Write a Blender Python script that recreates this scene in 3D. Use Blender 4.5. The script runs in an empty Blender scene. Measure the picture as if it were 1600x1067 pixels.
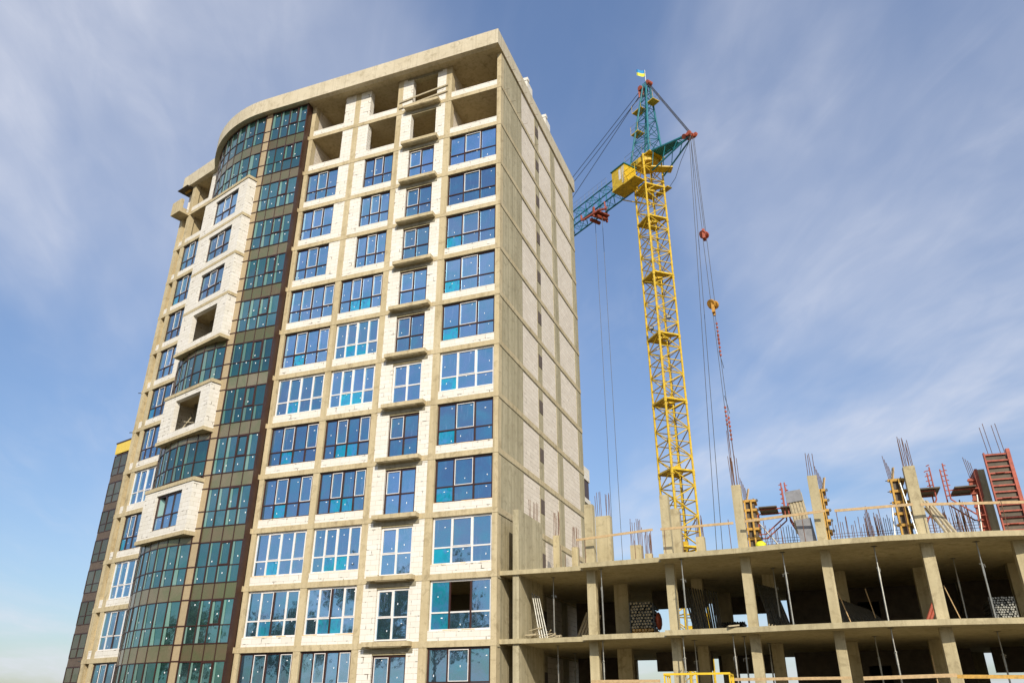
import bpy, math, random
from mathutils import Vector, Matrix
R = math.radians
S = bpy.context.scene
COL = S.collection
rnd = random.Random(7)

# ------------------------------------------------------------------ camera
cam_d = bpy.data.cameras.new('camera'); cam = bpy.data.objects.new('camera', cam_d); COL.objects.link(cam)
_yaw, _pit, _rol = -0.366539802, 0.448369454, 0.000570665
_fw = Vector((math.sin(_yaw)*math.cos(_pit), math.cos(_yaw)*math.cos(_pit), math.sin(_pit)))
_r0 = Vector((math.cos(_yaw), -math.sin(_yaw), 0)); _u0 = _r0.cross(_fw)
_r = _r0*math.cos(_rol) + _u0*math.sin(_rol); _u = _r.cross(_fw)
_m = Matrix((_r, _u, -_fw)).transposed().to_4x4(); _m.translation = Vector((13.9465, -34.37498, 1.6))
cam.matrix_world = _m
cam_d.sensor_width = 36; cam_d.lens = 36*1206.84/1600; cam_d.clip_start = .1; cam_d.clip_end = 6000
S.camera = cam

# ------------------------------------------------------------------ sun, sky, exposure
SUN = Vector((.55, -1.0, .68)).normalized()          # towards the sun
sd = bpy.data.lights.new('sun', 'SUN'); sd.energy = 4.4; sd.angle = R(.55); sd.color = (1.0, .92, .78)
so = bpy.data.objects.new('sun', sd); COL.objects.link(so); so.rotation_euler = SUN.to_track_quat('Z', 'Y').to_euler()
so.location = (30, -60, 60)
W = bpy.data.worlds.new('World'); S.world = W; W.use_nodes = True
nt = W.node_tree; N = nt.nodes; L = nt.links; N.clear()
wo = N.new('ShaderNodeOutputWorld'); bg = N.new('ShaderNodeBackground'); bg.inputs['Strength'].default_value = .14
L.new(bg.outputs[0], wo.inputs[0])
sky = N.new('ShaderNodeTexSky'); sky.sky_type = 'NISHITA'; sky.sun_disc = False
sky.sun_elevation = math.asin(SUN.z); sky.sun_rotation = math.atan2(SUN.x, SUN.y)
sky.air_density = 1.1; sky.dust_density = .9; sky.ozone_density = 2.2
tc = N.new('ShaderNodeTexCoord')
sep = N.new('ShaderNodeSeparateXYZ'); L.new(tc.outputs['Generated'], sep.inputs[0])
def wmath(op, a, b, clamp=False):
    n = N.new('ShaderNodeMath'); n.operation = op; n.use_clamp = clamp
    for i, q in enumerate((a, b)):
        if isinstance(q, (int, float)): n.inputs[i].default_value = q
        elif q is not None: L.new(q, n.inputs[i])
    return n.outputs[0]
den = wmath('ADD', wmath('MAXIMUM', sep.outputs[2], 0), .12)
cmb = N.new('ShaderNodeCombineXYZ')
L.new(wmath('DIVIDE', sep.outputs[0], den), cmb.inputs[0]); L.new(wmath('DIVIDE', sep.outputs[1], den), cmb.inputs[1])
def cloud(scale, rot, sx, sy, lo, hi, seed, dist=.6, detail=9, rough=.6):
    mp = N.new('ShaderNodeMapping'); mp.vector_type = 'TEXTURE'; L.new(cmb.outputs[0], mp.inputs[0])
    mp.inputs['Rotation'].default_value = (0, 0, R(rot)); mp.inputs['Scale'].default_value = (sx, sy, 1); mp.inputs['Location'].default_value = (seed, seed*.7, 0)
    n = N.new('ShaderNodeTexNoise'); n.inputs['Scale'].default_value = scale; n.inputs['Detail'].default_value = detail
    n.inputs['Roughness'].default_value = rough; n.inputs['Distortion'].default_value = dist; L.new(mp.outputs[0], n.inputs['Vector'])
    r = N.new('ShaderNodeMapRange'); r.interpolation_type = 'SMOOTHERSTEP'; r.inputs[1].default_value = lo; r.inputs[2].default_value = hi; L.new(n.outputs[0], r.inputs[0])
    return r.outputs[0]
SEED = 23.1
c1 = cloud(.80, 124, 1.35, .95, .34, .70, SEED, .5, 5, .5)          # broad soft banks
c2 = cloud(2.1, 128, 1.7, .8, .32, .78, SEED+4, .5, 9, .52)      # wisps inside the banks
c3 = cloud(9, 120, 2.0, .8, .3, .8, 2.2, .8, 8, .55)      # fine fibres
cf = wmath('MULTIPLY', c1, wmath('ADD', wmath('MULTIPLY', c2, .30), wmath('ADD', wmath('MULTIPLY', c3, .07), .30)))
cf = wmath('ADD', cf, wmath('MULTIPLY', wmath('MULTIPLY', c2, c3), .10))
cf = wmath('ADD', wmath('MULTIPLY', cf, 1.12), .03, True)
mix = N.new('ShaderNodeMix'); mix.data_type = 'RGBA'
tint = N.new('ShaderNodeMix'); tint.data_type = 'RGBA'; tint.blend_type = 'MULTIPLY'; tint.inputs[0].default_value = 1
tint.inputs[7].default_value = (.95, .99, 1.10, 1); L.new(sky.outputs[0], tint.inputs[6])
grad = N.new('ShaderNodeMapRange'); grad.inputs[1].default_value = .0; grad.inputs[2].default_value = .8; grad.inputs[3].default_value = .70; grad.inputs[4].default_value = 1.30
L.new(sep.outputs[2], grad.inputs[0])
lift = N.new('ShaderNodeVectorMath'); lift.operation = 'SCALE'; L.new(tint.outputs[2], lift.inputs[0]); L.new(grad.outputs[0], lift.inputs[3])
L.new(cf, mix.inputs[0]); L.new(lift.outputs[0], mix.inputs[6]); mix.inputs[7].default_value = (5.4, 5.6, 6.3, 1)
L.new(mix.outputs[2], bg.inputs[0])
S.view_settings.view_transform = 'Standard'; S.view_settings.look = 'None'; S.view_settings.gamma = 1
S.view_settings.exposure = 0.0; S.view_settings.use_curve_mapping = False
S.render.resolution_x = 1024; S.render.resolution_y = 682

# ------------------------------------------------------------------ materials
class NT:
    def __init__(s, name):
        s.m = bpy.data.materials.new(name); s.m.use_nodes = True; s.t = s.m.node_tree; s.b = s.t.nodes['Principled BSDF']
        s.tc = s.t.nodes.new('ShaderNodeTexCoord')
    def n(s, ty, **k):
        x = s.t.nodes.new(ty)
        for a, b in k.items(): setattr(x, a, b)
        return x
    def l(s, a, b): s.t.links.new(a, b)
    def noise(s, scale, detail=4, rough=.55, vec='Object', sc=None, dist=0, rot=0):
        x = s.n('ShaderNodeTexNoise'); x.inputs['Scale'].default_value = scale; x.inputs['Detail'].default_value = detail
        x.inputs['Roughness'].default_value = rough; x.inputs['Distortion'].default_value = dist
        if sc:
            mp = s.n('ShaderNodeMapping'); mp.inputs['Scale'].default_value = sc; mp.inputs['Rotation'].default_value = (0, 0, rot)
            s.l(s.tc.outputs[vec], mp.inputs[0]); s.l(mp.outputs[0], x.inputs['Vector'])
        else: s.l(s.tc.outputs[vec], x.inputs['Vector'])
        return x.outputs[0]
    def rng(s, v, a, b, c=0., d=1.):
        x = s.n('ShaderNodeMapRange'); x.inputs[1].default_value = a; x.inputs[2].default_value = b; x.inputs[3].default_value = c; x.inputs[4].default_value = d
        s.l(v, x.inputs[0]); return x.outputs[0]
    def mix(s, f, a, b, bt='MIX'):
        x = s.n('ShaderNodeMix'); x.data_type = 'RGBA'; x.blend_type = bt
        for i, q in ((0, f), (6, a), (7, b)):
            if isinstance(q, (int, float)): x.inputs[i].default_value = q
            elif isinstance(q, tuple): x.inputs[i].default_value = (*q, 1)
            else: s.l(q, x.inputs[i])
        return x.outputs[2]
    def bump(s, h, st, dist=.02):
        x = s.n('ShaderNodeBump'); x.inputs['Strength'].default_value = st; x.inputs['Distance'].default_value = dist; s.l(h, x.inputs['Height']); s.l(x.outputs[0], s.b.inputs['Normal'])
    def fin(s, col, rough=.8, metal=0., spec=None):
        if isinstance(col, tuple): s.b.inputs['Base Color'].default_value = (*col, 1)
        else: s.l(col, s.b.inputs['Base Color'])
        if isinstance(rough, (int, float)): s.b.inputs['Roughness'].default_value = rough
        else: s.l(rough, s.b.inputs['Roughness'])
        s.b.inputs['Metallic'].default_value = metal
        if spec is not None: s.b.inputs['Specular IOR Level'].default_value = spec
        return s.m
def concrete(name, c0, c1_, stain, streak=.35, board=0.):
    t = NT(name)
    big = t.rng(t.noise(.55, 5, .6), .3, .7); fine = t.rng(t.noise(9, 5, .65), .3, .7)
    col = t.mix(big, c0, c1_)
    col = t.mix(t.rng(t.noise(2.6, 6, .7, dist=.5), .52, .70, 0, .7), col, stain)
    st = t.noise(1, 5, .6, sc=(5.5, 5.5, .22)); col = t.mix(t.rng(st, .5, .72, 0, streak), col, stain)
    if board:
        bd = t.noise(1, 2, .5, sc=(3.2, 3.2, .02)); bf = t.rng(bd, .42, .6)
        col = t.mix(t.rng(bd, .40, .62, 0, board), col, tuple(x*.62 for x in c0))
    col = t.mix(t.rng(fine, 0, 1, 0, .25), col, tuple(x*.72 for x in c0))
    col = t.mix(t.rng(t.noise(26, 2, .5), .66, .76, 0, .6), col, tuple(x*.45 for x in c0))
    t.bump(t.mix(.5, t.noise(30, 4, .7), st), .5, .03)
    return t.fin(col, .88, 0, .25)
CONC = concrete('yellowish_raw_concrete', (.50, .405, .235), (.62, .52, .33), (.27, .205, .11), .5)  # yellowish tone of the concrete itself
CONC2 = concrete('board_marked_concrete', (.43, .375, .235), (.54, .475, .315), (.20, .165, .095), .6, .5)
CONC3 = concrete('new_frame_concrete', (.44, .37, .215), (.58, .495, .305), (.23, .18, .10), .5, .25)
LINT = concrete('lintel_concrete_with_balcony_shade', (.27, .24, .17), (.37, .33, .235), (.14, .115, .07), .5)  # lintel concrete, darkened to carry the balcony shadow
CONCR = concrete('pale_roof_edge_concrete', (.57, .49, .34), (.68, .60, .44), (.34, .28, .175), .5)
def blocks(name, ca, cb, mortar, bump=.35, rag=1.):
    t = NT(name); br = t.n('ShaderNodeTexBrick'); t.l(t.tc.outputs['UV'], br.inputs['Vector'])
    br.inputs['Scale'].default_value = 1; br.inputs['Brick Width'].default_value = .6; br.inputs['Row Height'].default_value = .25
    br.inputs['Mortar Size'].default_value = .008; br.inputs['Mortar Smooth'].default_value = .1; br.offset = .5
    br.inputs['Color1'].default_value = (*ca, 1); br.inputs['Color2'].default_value = (*cb, 1); br.inputs['Mortar'].default_value = (*mortar, 1)
    gaps = t.n('ShaderNodeTexBrick'); t.l(t.tc.outputs['UV'], gaps.inputs['Vector'])
    gaps.inputs['Scale'].default_value = 1; gaps.inputs['Brick Width'].default_value = .6; gaps.inputs['Row Height'].default_value = .25; gaps.offset = .5
    gaps.inputs['Mortar Size'].default_value = .02
    g = t.n('ShaderNodeMath'); g.operation = 'MULTIPLY'; t.l(gaps.outputs['Fac'], g.inputs[0]); t.l(t.rng(t.noise(2.3, 3, .6), .56, .66, 0, rag), g.inputs[1])
    col = t.mix(t.rng(t.noise(1.4, 5, .65), .35, .75, 0, .35), br.outputs['Color'], tuple(x*.8 for x in cb))
    col = t.mix(g.outputs[0], col, (.12, .085, .05))
    col = t.mix(t.rng(t.noise(5, 4, .7), .66, .78, 0, .5*rag), col, mortar)
    t.bump(br.outputs['Fac'], -bump, .02)
    return t.fin(col, .92, 0, .2)
BLOCK = blocks('white_aerated_blocks', (.80, .76, .68), (.74, .695, .60), (.54, .47, .36))
BLOCK2 = blocks('grazing_tone_aerated_blocks', (.77, .69, .575), (.69, .61, .50), (.47, .40, .30), .5, .45)  # copy of the white blocks with grazing light put into its tone
def plain(name, c, rough=.6, metal=0., var=.25, scale=6, spec=None):
    t = NT(name); col = t.mix(t.rng(t.noise(scale, 5, .6), .35, .7, 0, 1.), c, tuple(x*(1-var) for x in c)); return t.fin(col, rough, metal, spec)
BROWN = plain('dark_brown_frame', (.05, .018, .012), .4)
WHITE = plain('white_frame', (.80, .76, .72), .45, var=.12)
def glass(name, base, dust, dustf, rough=.03, metal=.9, film=False):
    t = NT(name)
    s = t.noise(1, 6, .65, sc=(9, 9, .9), dist=.4)
    p = t.noise(.7, 2, .5)
    f = t.n('ShaderNodeMath'); f.operation = 'MULTIPLY'; t.l(t.rng(s, .56, .74), f.inputs[0]); t.l(t.rng(p, .4, .6, 0, dustf), f.inputs[1])
    oi = t.n('ShaderNodeObjectInfo'); base_v = t.mix(oi.outputs['Random'], tuple(x*.75 for x in base), tuple(min(1, x*1.25+.07) for x in base))
    base_v = t.mix(t.rng(t.noise(.9, 4, .6, dist=.6), .40, .68, 0, .55), base_v, (base[0]*.6, base[1]*1.15, base[2]*.95))
    if film:
        base_v = t.mix(t.rng(t.noise(1.6, 4, .6, dist=1.2), .36, .60), (.09, .33, .60), base_v)
        base_v = t.mix(t.rng(t.noise(1, 4, .6, sc=(7, 7, 2), dist=1.5), .58, .66, 0, .5), base_v, (.01, .10, .12))
    col = t.mix(f.outputs[0], base_v, dust)
    t.bump(t.noise(1.3, 3, .5), .07, .05)
    m = t.fin(col, t.rng(f.outputs[0], 0, 1, rough, .5), metal)
    return m
GLASS = glass('blue_coated_glass', (.235, .39, .57), (.55, .66, .78), .55, metal=.92)
CGLASS = glass('green_curtain_wall_glass', (.115, .25, .26), (.35, .45, .4), .3)
FILM = glass('turquoise_film_on_glass', (.01, .42, .58), (.2, .6, .75), .4, .06, .55, True)
PALE = glass('pale_glass_and_jamb_reflection', (.17, .29, .245), (.3, .4, .35), .4, .15, .3)  # pale glass, also the strips that paint jamb reflections on panes
STICK = plain('white_tape_mark', (.9, .92, .92), .6, var=.05)
SPAN = glass('bronze_spandrel_panel', (.24, .185, .095), (.3, .25, .14), .3, .25, .55)
DGLASS = glass('dark_smoked_glass', (.13, .115, .075), (.3, .27, .16), .6, .12, .6)
BEIGE = plain('beige_column_cladding', (.42, .325, .19), .6, var=.15)
YELP = plain('yellow_painted_cladding', (.80, .58, .10), .6, var=.12, scale=2)
FOAM = plain('orange_mounting_foam', (.75, .38, .06), .9)
YCRANE = plain('yellow_crane_paint', (.76, .50, .02), .5, var=.45, scale=4)
TEAL = plain('teal_crane_paint', (.012, .19, .23), .45, var=.3, scale=3)
REDP = plain('red_oxide_paint', (.42, .085, .035), .6, var=.4)
PINKR = plain('salmon_red_paint', (.46, .10, .055), .65, var=.5, scale=9)
CABLE = plain('dark_steel_cable', (.06, .06, .065), .5, .3)
STEEL = plain('galvanised_steel', (.42, .41, .36), .42, .75, var=.35)
DSTEEL = plain('dark_scaffold_steel', (.13, .13, .115), .5, .6, var=.4)
REBAR = plain('rusty_rebar', (.20, .095, .05), .8, var=.5, scale=12)
WOOD = plain('new_pine_plank', (.58, .40, .20), .75, var=.3, scale=9)
WOOD2 = plain('weathered_timber', (.50, .42, .27), .85, var=.35, scale=9)
HOOKM = plain('orange_yellow_hook_paint', (.62, .30, .03), .6, var=.5)
YWOOD = plain('yellow_timber_waler', (.60, .34, .06), .7, var=.4, scale=9)
PLY_AND_SHADE = plain('dark_plywood_and_wall_shade', (.13, .10, .065), .7, var=.45, scale=3)  # plywood, also the painted shade of the frame building's inner walls
GREYP = plain('grey_board_panel', (.26, .26, .27), .7, var=.3)
DARK = plain('black_rubber', (.025, .023, .022), .7)
YEL = plain('yellow_safety_paint', (.80, .52, .02), .45, var=.15)
SACK = plain('fluorescent_yellow_sack', (.85, .88, .02), .6, var=.15)
VENT = plain('grey_brown_vent_board', (.13, .095, .07), .75, var=.3, scale=4)
ROOFM = plain('grey_roofing', (.18, .17, .16), .9)
CABW = plain('cream_cab_panel', (.75, .66, .45), .5, var=.3)
FLAGB = plain('flag_blue', (.02, .25, .55), .7, var=.05); FLAGY = plain('flag_yellow', (.80, .75, .05), .7, var=.05)
INT = plain('muted_beige_interior_plaster', (.30, .27, .20), .9, var=.3, scale=1.5)  # muted beige of the plaster itself
def leafm(name, a, b):
    t = NT(name); return t.fin(t.mix(t.rng(t.noise(.9, 4, .6), .35, .65), a, b), .6, 0, .3)
LEAF = leafm('tree_leaves', (.05, .09, .02), (.10, .14, .03)); BARK = plain('tree_bark', (.14, .10, .07), .9, var=.4)
def groundm():
    t = NT('sandy_site_ground'); col = t.mix(t.rng(t.noise(.12, 6, .6), .35, .65), (.15, .125, .085), (.09, .075, .05))
    col = t.mix(t.rng(t.noise(1.5, 6, .7), .5, .7, 0, .7), col, (.10, .12, .05)); t.bump(t.noise(3, 6, .7), .6, .1); return t.fin(col, .95, 0, .2)
GROUND = groundm()

# ------------------------------------------------------------------ mesh builder
class MB:
    def __init__(s, M=None): s.v = []; s.f = []; s.mi = []; s.M = M
    def add(s, vs, fs, mi=0):
        o = len(s.v)
        for p in vs:
            p = Vector(p); s.v.append(s.M @ p if s.M else p)
        for f in fs: s.f.append([o+i for i in f]); s.mi.append(mi)
    def box(s, x0, x1, y0, y1, z0, z1, mi=0):
        s.add([(x0,y0,z0),(x1,y0,z0),(x1,y1,z0),(x0,y1,z0),(x0,y0,z1),(x1,y0,z1),(x1,y1,z1),(x0,y1,z1)],
              [(3,2,1,0),(4,5,6,7),(0,1,5,4),(1,2,6,5),(2,3,7,6),(3,0,4,7)], mi); return s
    def quad(s, a, b, c, d, mi=0): s.add([a, b, c, d], [(0,1,2,3)], mi); return s
    def tube(s, p, q, r, n=6, mi=0, r2=None, cap=True):
        p = Vector(p); q = Vector(q); d = q-p
        if d.length < 1e-6: return s
        d.normalize(); a = d.orthogonal().normalized(); b = d.cross(a); r2 = r if r2 is None else r2; vs = []
        for c, rr in ((p, r), (q, r2)):
            for i in range(n):
                t = 2*math.pi*(i+.5)/n; vs.append(c + a*math.cos(t)*rr + b*math.sin(t)*rr)
        fs = [(i, (i+1)%n, n+(i+1)%n, n+i) for i in range(n)]
        if cap: fs += [tuple(range(n))[::-1], tuple(range(n, 2*n))]
        s.add(vs, fs, mi); return s
    def bar(s, p, q, w, h, mi=0, up=(0,0,1)):
        p = Vector(p); q = Vector(q); d = (q-p).normalized(); up = Vector(up)
        if abs(d.dot(up)) > .98: up = Vector((1,0,0))
        a = d.cross(up).normalized(); b = a.cross(d).normalized(); vs = []
        for c in (p, q):
            for i, j in ((-1,-1),(1,-1),(1,1),(-1,1)): vs.append(c + a*(w/2*i) + b*(h/2*j))
        s.add(vs, [(0,1,5,4),(1,2,6,5),(2,3,7,6),(3,0,4,7),(3,2,1,0),(4,5,6,7)], mi); return s
    def prism(s, poly, z0, z1, mi=0):
        n = len(poly); vs = [(x, y, z0) for x, y in poly] + [(x, y, z1) for x, y in poly]
        s.add(vs, [tuple(range(n))[::-1], tuple(range(n, 2*n))] + [(i, (i+1)%n, n+(i+1)%n, n+i) for i in range(n)], mi); return s
    def band(s, outer, inner, z0, z1, mi=0):
        n = len(outer); vs = [(x, y, z) for z in (z0, z1) for P in (outer, inner) for x, y in P]
        o0, i0, o1, i1 = 0, n, 2*n, 3*n
        for k in range(n-1):
            s.add([vs[o0+k], vs[o0+k+1], vs[o1+k+1], vs[o1+k]], [(0,1,2,3)], mi); s.add([vs[i0+k+1], vs[i0+k], vs[i1+k], vs[i1+k+1]], [(0,1,2,3)], mi)
            s.add([vs[o1+k], vs[o1+k+1], vs[i1+k+1], vs[i1+k]], [(0,1,2,3)], mi); s.add([vs[o0+k+1], vs[o0+k], vs[i0+k], vs[i0+k+1]], [(0,1,2,3)], mi)
        for k in (0, n-1): s.add([vs[o0+k], vs[i0+k], vs[i1+k], vs[o1+k]], [(0,1,2,3)], mi)
        return s
    def sphere(s, c, r, mi=0, n=8, sq=(1,1,1)):
        c = Vector(c); vs = []; fs = []
        for i in range(1, n//2):
            t = math.pi*i/(n//2)
            for j in range(n):
                a = 2*math.pi*j/n; vs.append(c + Vector((math.sin(t)*math.cos(a)*r*sq[0], math.sin(t)*math.sin(a)*r*sq[1], math.cos(t)*r*sq[2])))
        m = n//2-1
        for i in range(m-1):
            for j in range(n): fs.append((i*n+j, (i+1)*n+j, (i+1)*n+(j+1)%n, i*n+(j+1)%n))
        t0 = len(vs); vs += [c+Vector((0,0,r*sq[2])), c-Vector((0,0,r*sq[2]))]
        for j in range(n): fs.append((t0, j, (j+1)%n)); fs.append((t0+1, (m-1)*n+(j+1)%n, (m-1)*n+j))
        s.add(vs, fs, mi); return s
    def build(s, name, mats, parent=None, smooth=False):
        if not isinstance(mats, (list, tuple)): mats = [mats]
        off = Vector((0,0,0)); q = parent
        while q is not None: off += q.location; q = q.parent
        me = bpy.data.meshes.new(name); me.from_pydata([tuple(p-off) for p in s.v], [], s.f)
        for m in mats: me.materials.append(m)
        me.polygons.foreach_set('material_index', s.mi); me.update()
        uv = me.uv_layers.new(name='UVMap')
        for p in me.polygons:
            n = p.normal
            if abs(n.z) > .7: T = None
            else: T = Vector((-n.y, n.x, 0)).normalized()
            for li in p.loop_indices:
                c = me.vertices[me.loops[li].vertex_index].co
                uv.data[li].uv = (c.x, c.y) if T is None else (c.dot(T), c.z+off.z)
        if smooth: me.polygons.foreach_set('use_smooth', [True]*len(me.polygons))
        o = bpy.data.objects.new(name, me); COL.objects.link(o); o.parent = parent
        return o
def tag(o, label, cat=None, group=None):
    o['label'] = label
    if cat: o['category'] = cat
    if group: o['group'] = group
    return o
def thing(name, label, cat, loc, group=None):
    o = bpy.data.objects.new(name, None); COL.objects.link(o); o.location = loc; o.empty_display_size = .5
    return tag(o, label, cat, group)
def copy_tree(o, parent=None):
    c = o.copy(); COL.objects.link(c); c.parent = parent
    for ch in o.children: copy_tree(ch, c)
    return c
def frameM(origin, ang):      # local x along the wall, y inward, z up
    return Matrix.Translation(Vector(origin)) @ Matrix.Rotation(ang, 4, 'Z')

# ------------------------------------------------------------------ ground
g = MB(); g.quad((-1500,-1500,0),(1500,-1500,0),(1500,1500,0),(-1500,1500,0)); go = g.build('ground', GROUND); go['kind'] = 'structure'

# ================================================================== TOWER
def Z(k): return 4.622 + 3*(11-k)
ROOF0, ROOF1 = 40.3, 41.5
tower = thing('apartment_tower', 'tall apartment tower under construction with white block walls, blue windows and a curved glass bay', 'building', (-14, 7, 0))
def arc(Rr, x0=-17.9, yc=8.5, a0=0., a1=54.2, n=14):
    return [(x0-Rr*math.sin(R(a0+(a1-a0)*i/n)), yc-Rr*math.cos(R(a0+(a1-a0)*i/n))) for i in range(n+1)]
cl, sl = math.cos(R(16)), math.sin(R(16))
def LP(s_, d=0.): return (-28.33 + s_*cl + d*sl, 4.13 - s_*sl + d*cl)     # on the left facade: s to the right, d inward
plate = [(.02,-.02), (-14.35,-.02), (-14.4,-.30)] + arc(8.8) + [LP(3.1,-.02), LP(-.37,-.02), LP(-.75,.25), LP(-1.36,.0), LP(-1.36,11), (-26,15.9), (.02,15.78)]
plate_r = plate[::-1]
for k in range(0, 13):
    b = MB(); b.prism(plate, Z(k)-.28, Z(k)-0.002); b.build('floor_slab', CONC, tower)
# roof slab, parapet
ro = [(.10,-.85), (-17.9,-.9)] + arc(9.4, a1=53.5)[1:] + [(-25.62,3.02), (-29.95,4.30)]
ri = [(-.22,-.5), (-17.9,-.55)] + arc(9.05, a1=53.5)[1:] + [(-25.5,3.38), (-29.75,4.62)]
b = MB(); b.prism([(.06,-.8), (-17.9,-.86)] + arc(9.36, a1=53.5)[1:] + [(-25.62,3.08), (-29.9,4.36), (-29.9,15.9), (.06,15.95)], ROOF0, ROOF0+.3); b.build('roof_slab', CONC, tower)
b = MB(); b.band(ro, ri, ROOF0-.004, ROOF1)
b.band([(.10,-.85), (.10,16.1)], [(-.22,-.5), (-.22,16.1)], ROOF0+.001, ROOF1-.003)
b.band([(.10,16.1), (-29.9,16.1)], [(-.2,15.85), (-29.9,15.85)], ROOF0+.002, ROOF1-.006)
b.build('roof_parapet', CONCR, tower)
b = MB(); b.quad((-.3,-.3,ROOF0+.35),(-.3,15.6,ROOF0+.35),(-24,15.6,ROOF0+.35),(-17,0,ROOF0+.35)); b.build('roof_covering', ROOFM, tower)
for y in (6.4, 10.6):
    b = MB(); b.box(-1.1,-.5, y, y+1.1, ROOF0+.3, 43.9); b.box(-1.15,-.45, y-.05, y+.3, 43.9, 44.15); b.build('vent_shaft', BLOCK, tower)
# columns of the front
COLX = [(-14.35,-14.04), (-10.81,-10.41), (-7.48,-7.11), (-3.9,-3.48), (-.28,0)]
for x0, x1 in COLX:
    b = MB(); b.box(x0, x1, 0, .45, 0, ROOF0); b.build('column', CONC, tower)
# right gable: shear wall, columns and block infill
b = MB(); b.box(-.25, -.001, .452, 3.72, 0, ROOF0); b.build('shear_wall', CONC2, tower)
for y0, y1 in ((6.42,7.2), (9.9,11.0), (14.65,15.77)):
    b = MB(); b.box(-.3, -.002, y0, y1, 0, ROOF0); b.build('column', CONC2, tower)
for y0, y1 in ((3.72,6.42), (7.2,9.9), (11.0,14.65)):
    b = MB(); b.box(-.3, -.02, y0, y1, 0, ROOF0); b.build('gable_block_wall', BLOCK2, tower)
b = MB()
for k in range(0, 13):
    b.bar((.018,.1,Z(k)-.30), (.018,15.7,Z(k)-.30), .03, .05)
b.build('joint_ledge', CONC2, tower)
for k in range(-1, 12):
    zt = (Z(k) if k >= 0 else 40.6) - 1.1
    b = MB(); b.box(-.05, .022, 6.5, 7.14, zt-.8, zt); b.build('vent_board', VENT, tower)
# little starter bars sticking out of the gable at the two top floors
for k in (0, -1):
    for j in range(6):
        y = .5 + j*1.15; z = (Z(k) if k >= 0 else 40.35) - .1
        b = MB(); b.tube((0,y,z),(.35,y+.05,z+.02),.012,4); b.build('starter_bar', REBAR, tower)

def window(parent, M, w, h, cols, tr, style='b', sash=(), film=(), open_=(), pale=False, glassm=None, fr=.082, depth=.07, mixm=(), sticker=True, name='window'):
    """M: origin at the lower left corner of the opening. cols: fractions of the mullions. style b/w."""
    f = MB(M); base = 1 if style == 'w' else 0
    f.box(0, w, 0, depth, 0, fr*(.8), base); f.box(0, w, 0, depth, h-fr*1.25, h, base)
    f.box(0, fr, 0, depth, fr*.8, h-fr*1.25, base); f.box(w-fr, w, 0, depth, fr*.8, h-fr*1.25, base)
    xs = [0] + [c*w for c in cols] + [w]
    for i, x in enumerate(xs[1:-1]):
        mm = 0 if i in mixm else base
        f.box(x-fr*.55, x+fr*.55, -.006, depth, fr*.8, h-fr*1.25, mm)
    for i in range(len(xs)-1):
        a = xs[i] + (fr if i == 0 else fr*.55); c = xs[i+1] - (fr if i == len(xs)-2 else fr*.55)
        f.box(a, c, .004, depth-.004, tr-fr*.42, tr+fr*.42, base)
        if i in sash and i not in open_:
            z0, z1 = tr+fr*.42, h-fr*1.25; e = .032 if style != 'g' else .06; mi = 1 if style != 'g' else 0
            f.box(a, a+e, -.018, .02, z0, z1, mi); f.box(c-e, c, -.018, .02, z0, z1, mi); f.box(a+e, c-e, -.018, .02, z0, z0+e, mi); f.box(a+e, c-e, -.018, .02, z1-e, z1, mi)
    fo = f.build(name, [BROWN, WHITE], parent)
    gl = MB(M); yg = depth*.55
    for i in range(len(xs)-1):
        a, c = xs[i]+fr*.4, xs[i+1]-fr*.4
        for lv in (0, 1):
            z0, z1 = (fr*.5, tr) if lv == 0 else (tr, h-fr)
            if lv == 1 and i in open_: continue
            t1, t2 = rnd.uniform(-.006,.006)*(c-a), rnd.uniform(-.008,.008)
            mi = 1 if (i, lv) in film else 0
            gl.quad((a, yg-t1+t2, z0), (c, yg+t1+t2, z0), (c, yg+t1-t2, z1), (a, yg-t1-t2, z1), mi)
            if pale and rnd.random() < .85:
                ww = (c-a)*rnd.uniform(.12,.3); gl.quad((a+.05, yg-.012, z0+.03), (a+.05+ww, yg-.012, z0+.03), (a+.05+ww*rnd.uniform(.7,1), yg-.012, z1-.03), (a+.05, yg-.012, z1-.03), 3)  # pale strip paints the reflection of the window jamb
            if sticker and rnd.random() < .78:
                if rnd.random() < .6: sx, sz, sw, sh = a+(c-a)*rnd.uniform(.45,.8), z1-(z1-z0)*rnd.uniform(.1,.34), rnd.uniform(.05,.09), rnd.uniform(.025,.045)
                else: sx, sz, sw, sh = a+(c-a)*rnd.uniform(.2,.8), z0+(z1-z0)*rnd.uniform(.15,.5), .035, rnd.uniform(.05,.09)
                if pale: sw, sh = .06, .075
                tw = rnd.uniform(-.02,.02); gl.quad((sx, yg-.02, sz), (sx+sw, yg-.02, sz+tw), (sx+sw-tw, yg-.02, sz+sh+tw), (sx-tw, yg-.02, sz+sh), 2)
    gl.build('glass', [glassm or GLASS, FILM, STICK, PALE], fo)
    return fo

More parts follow.
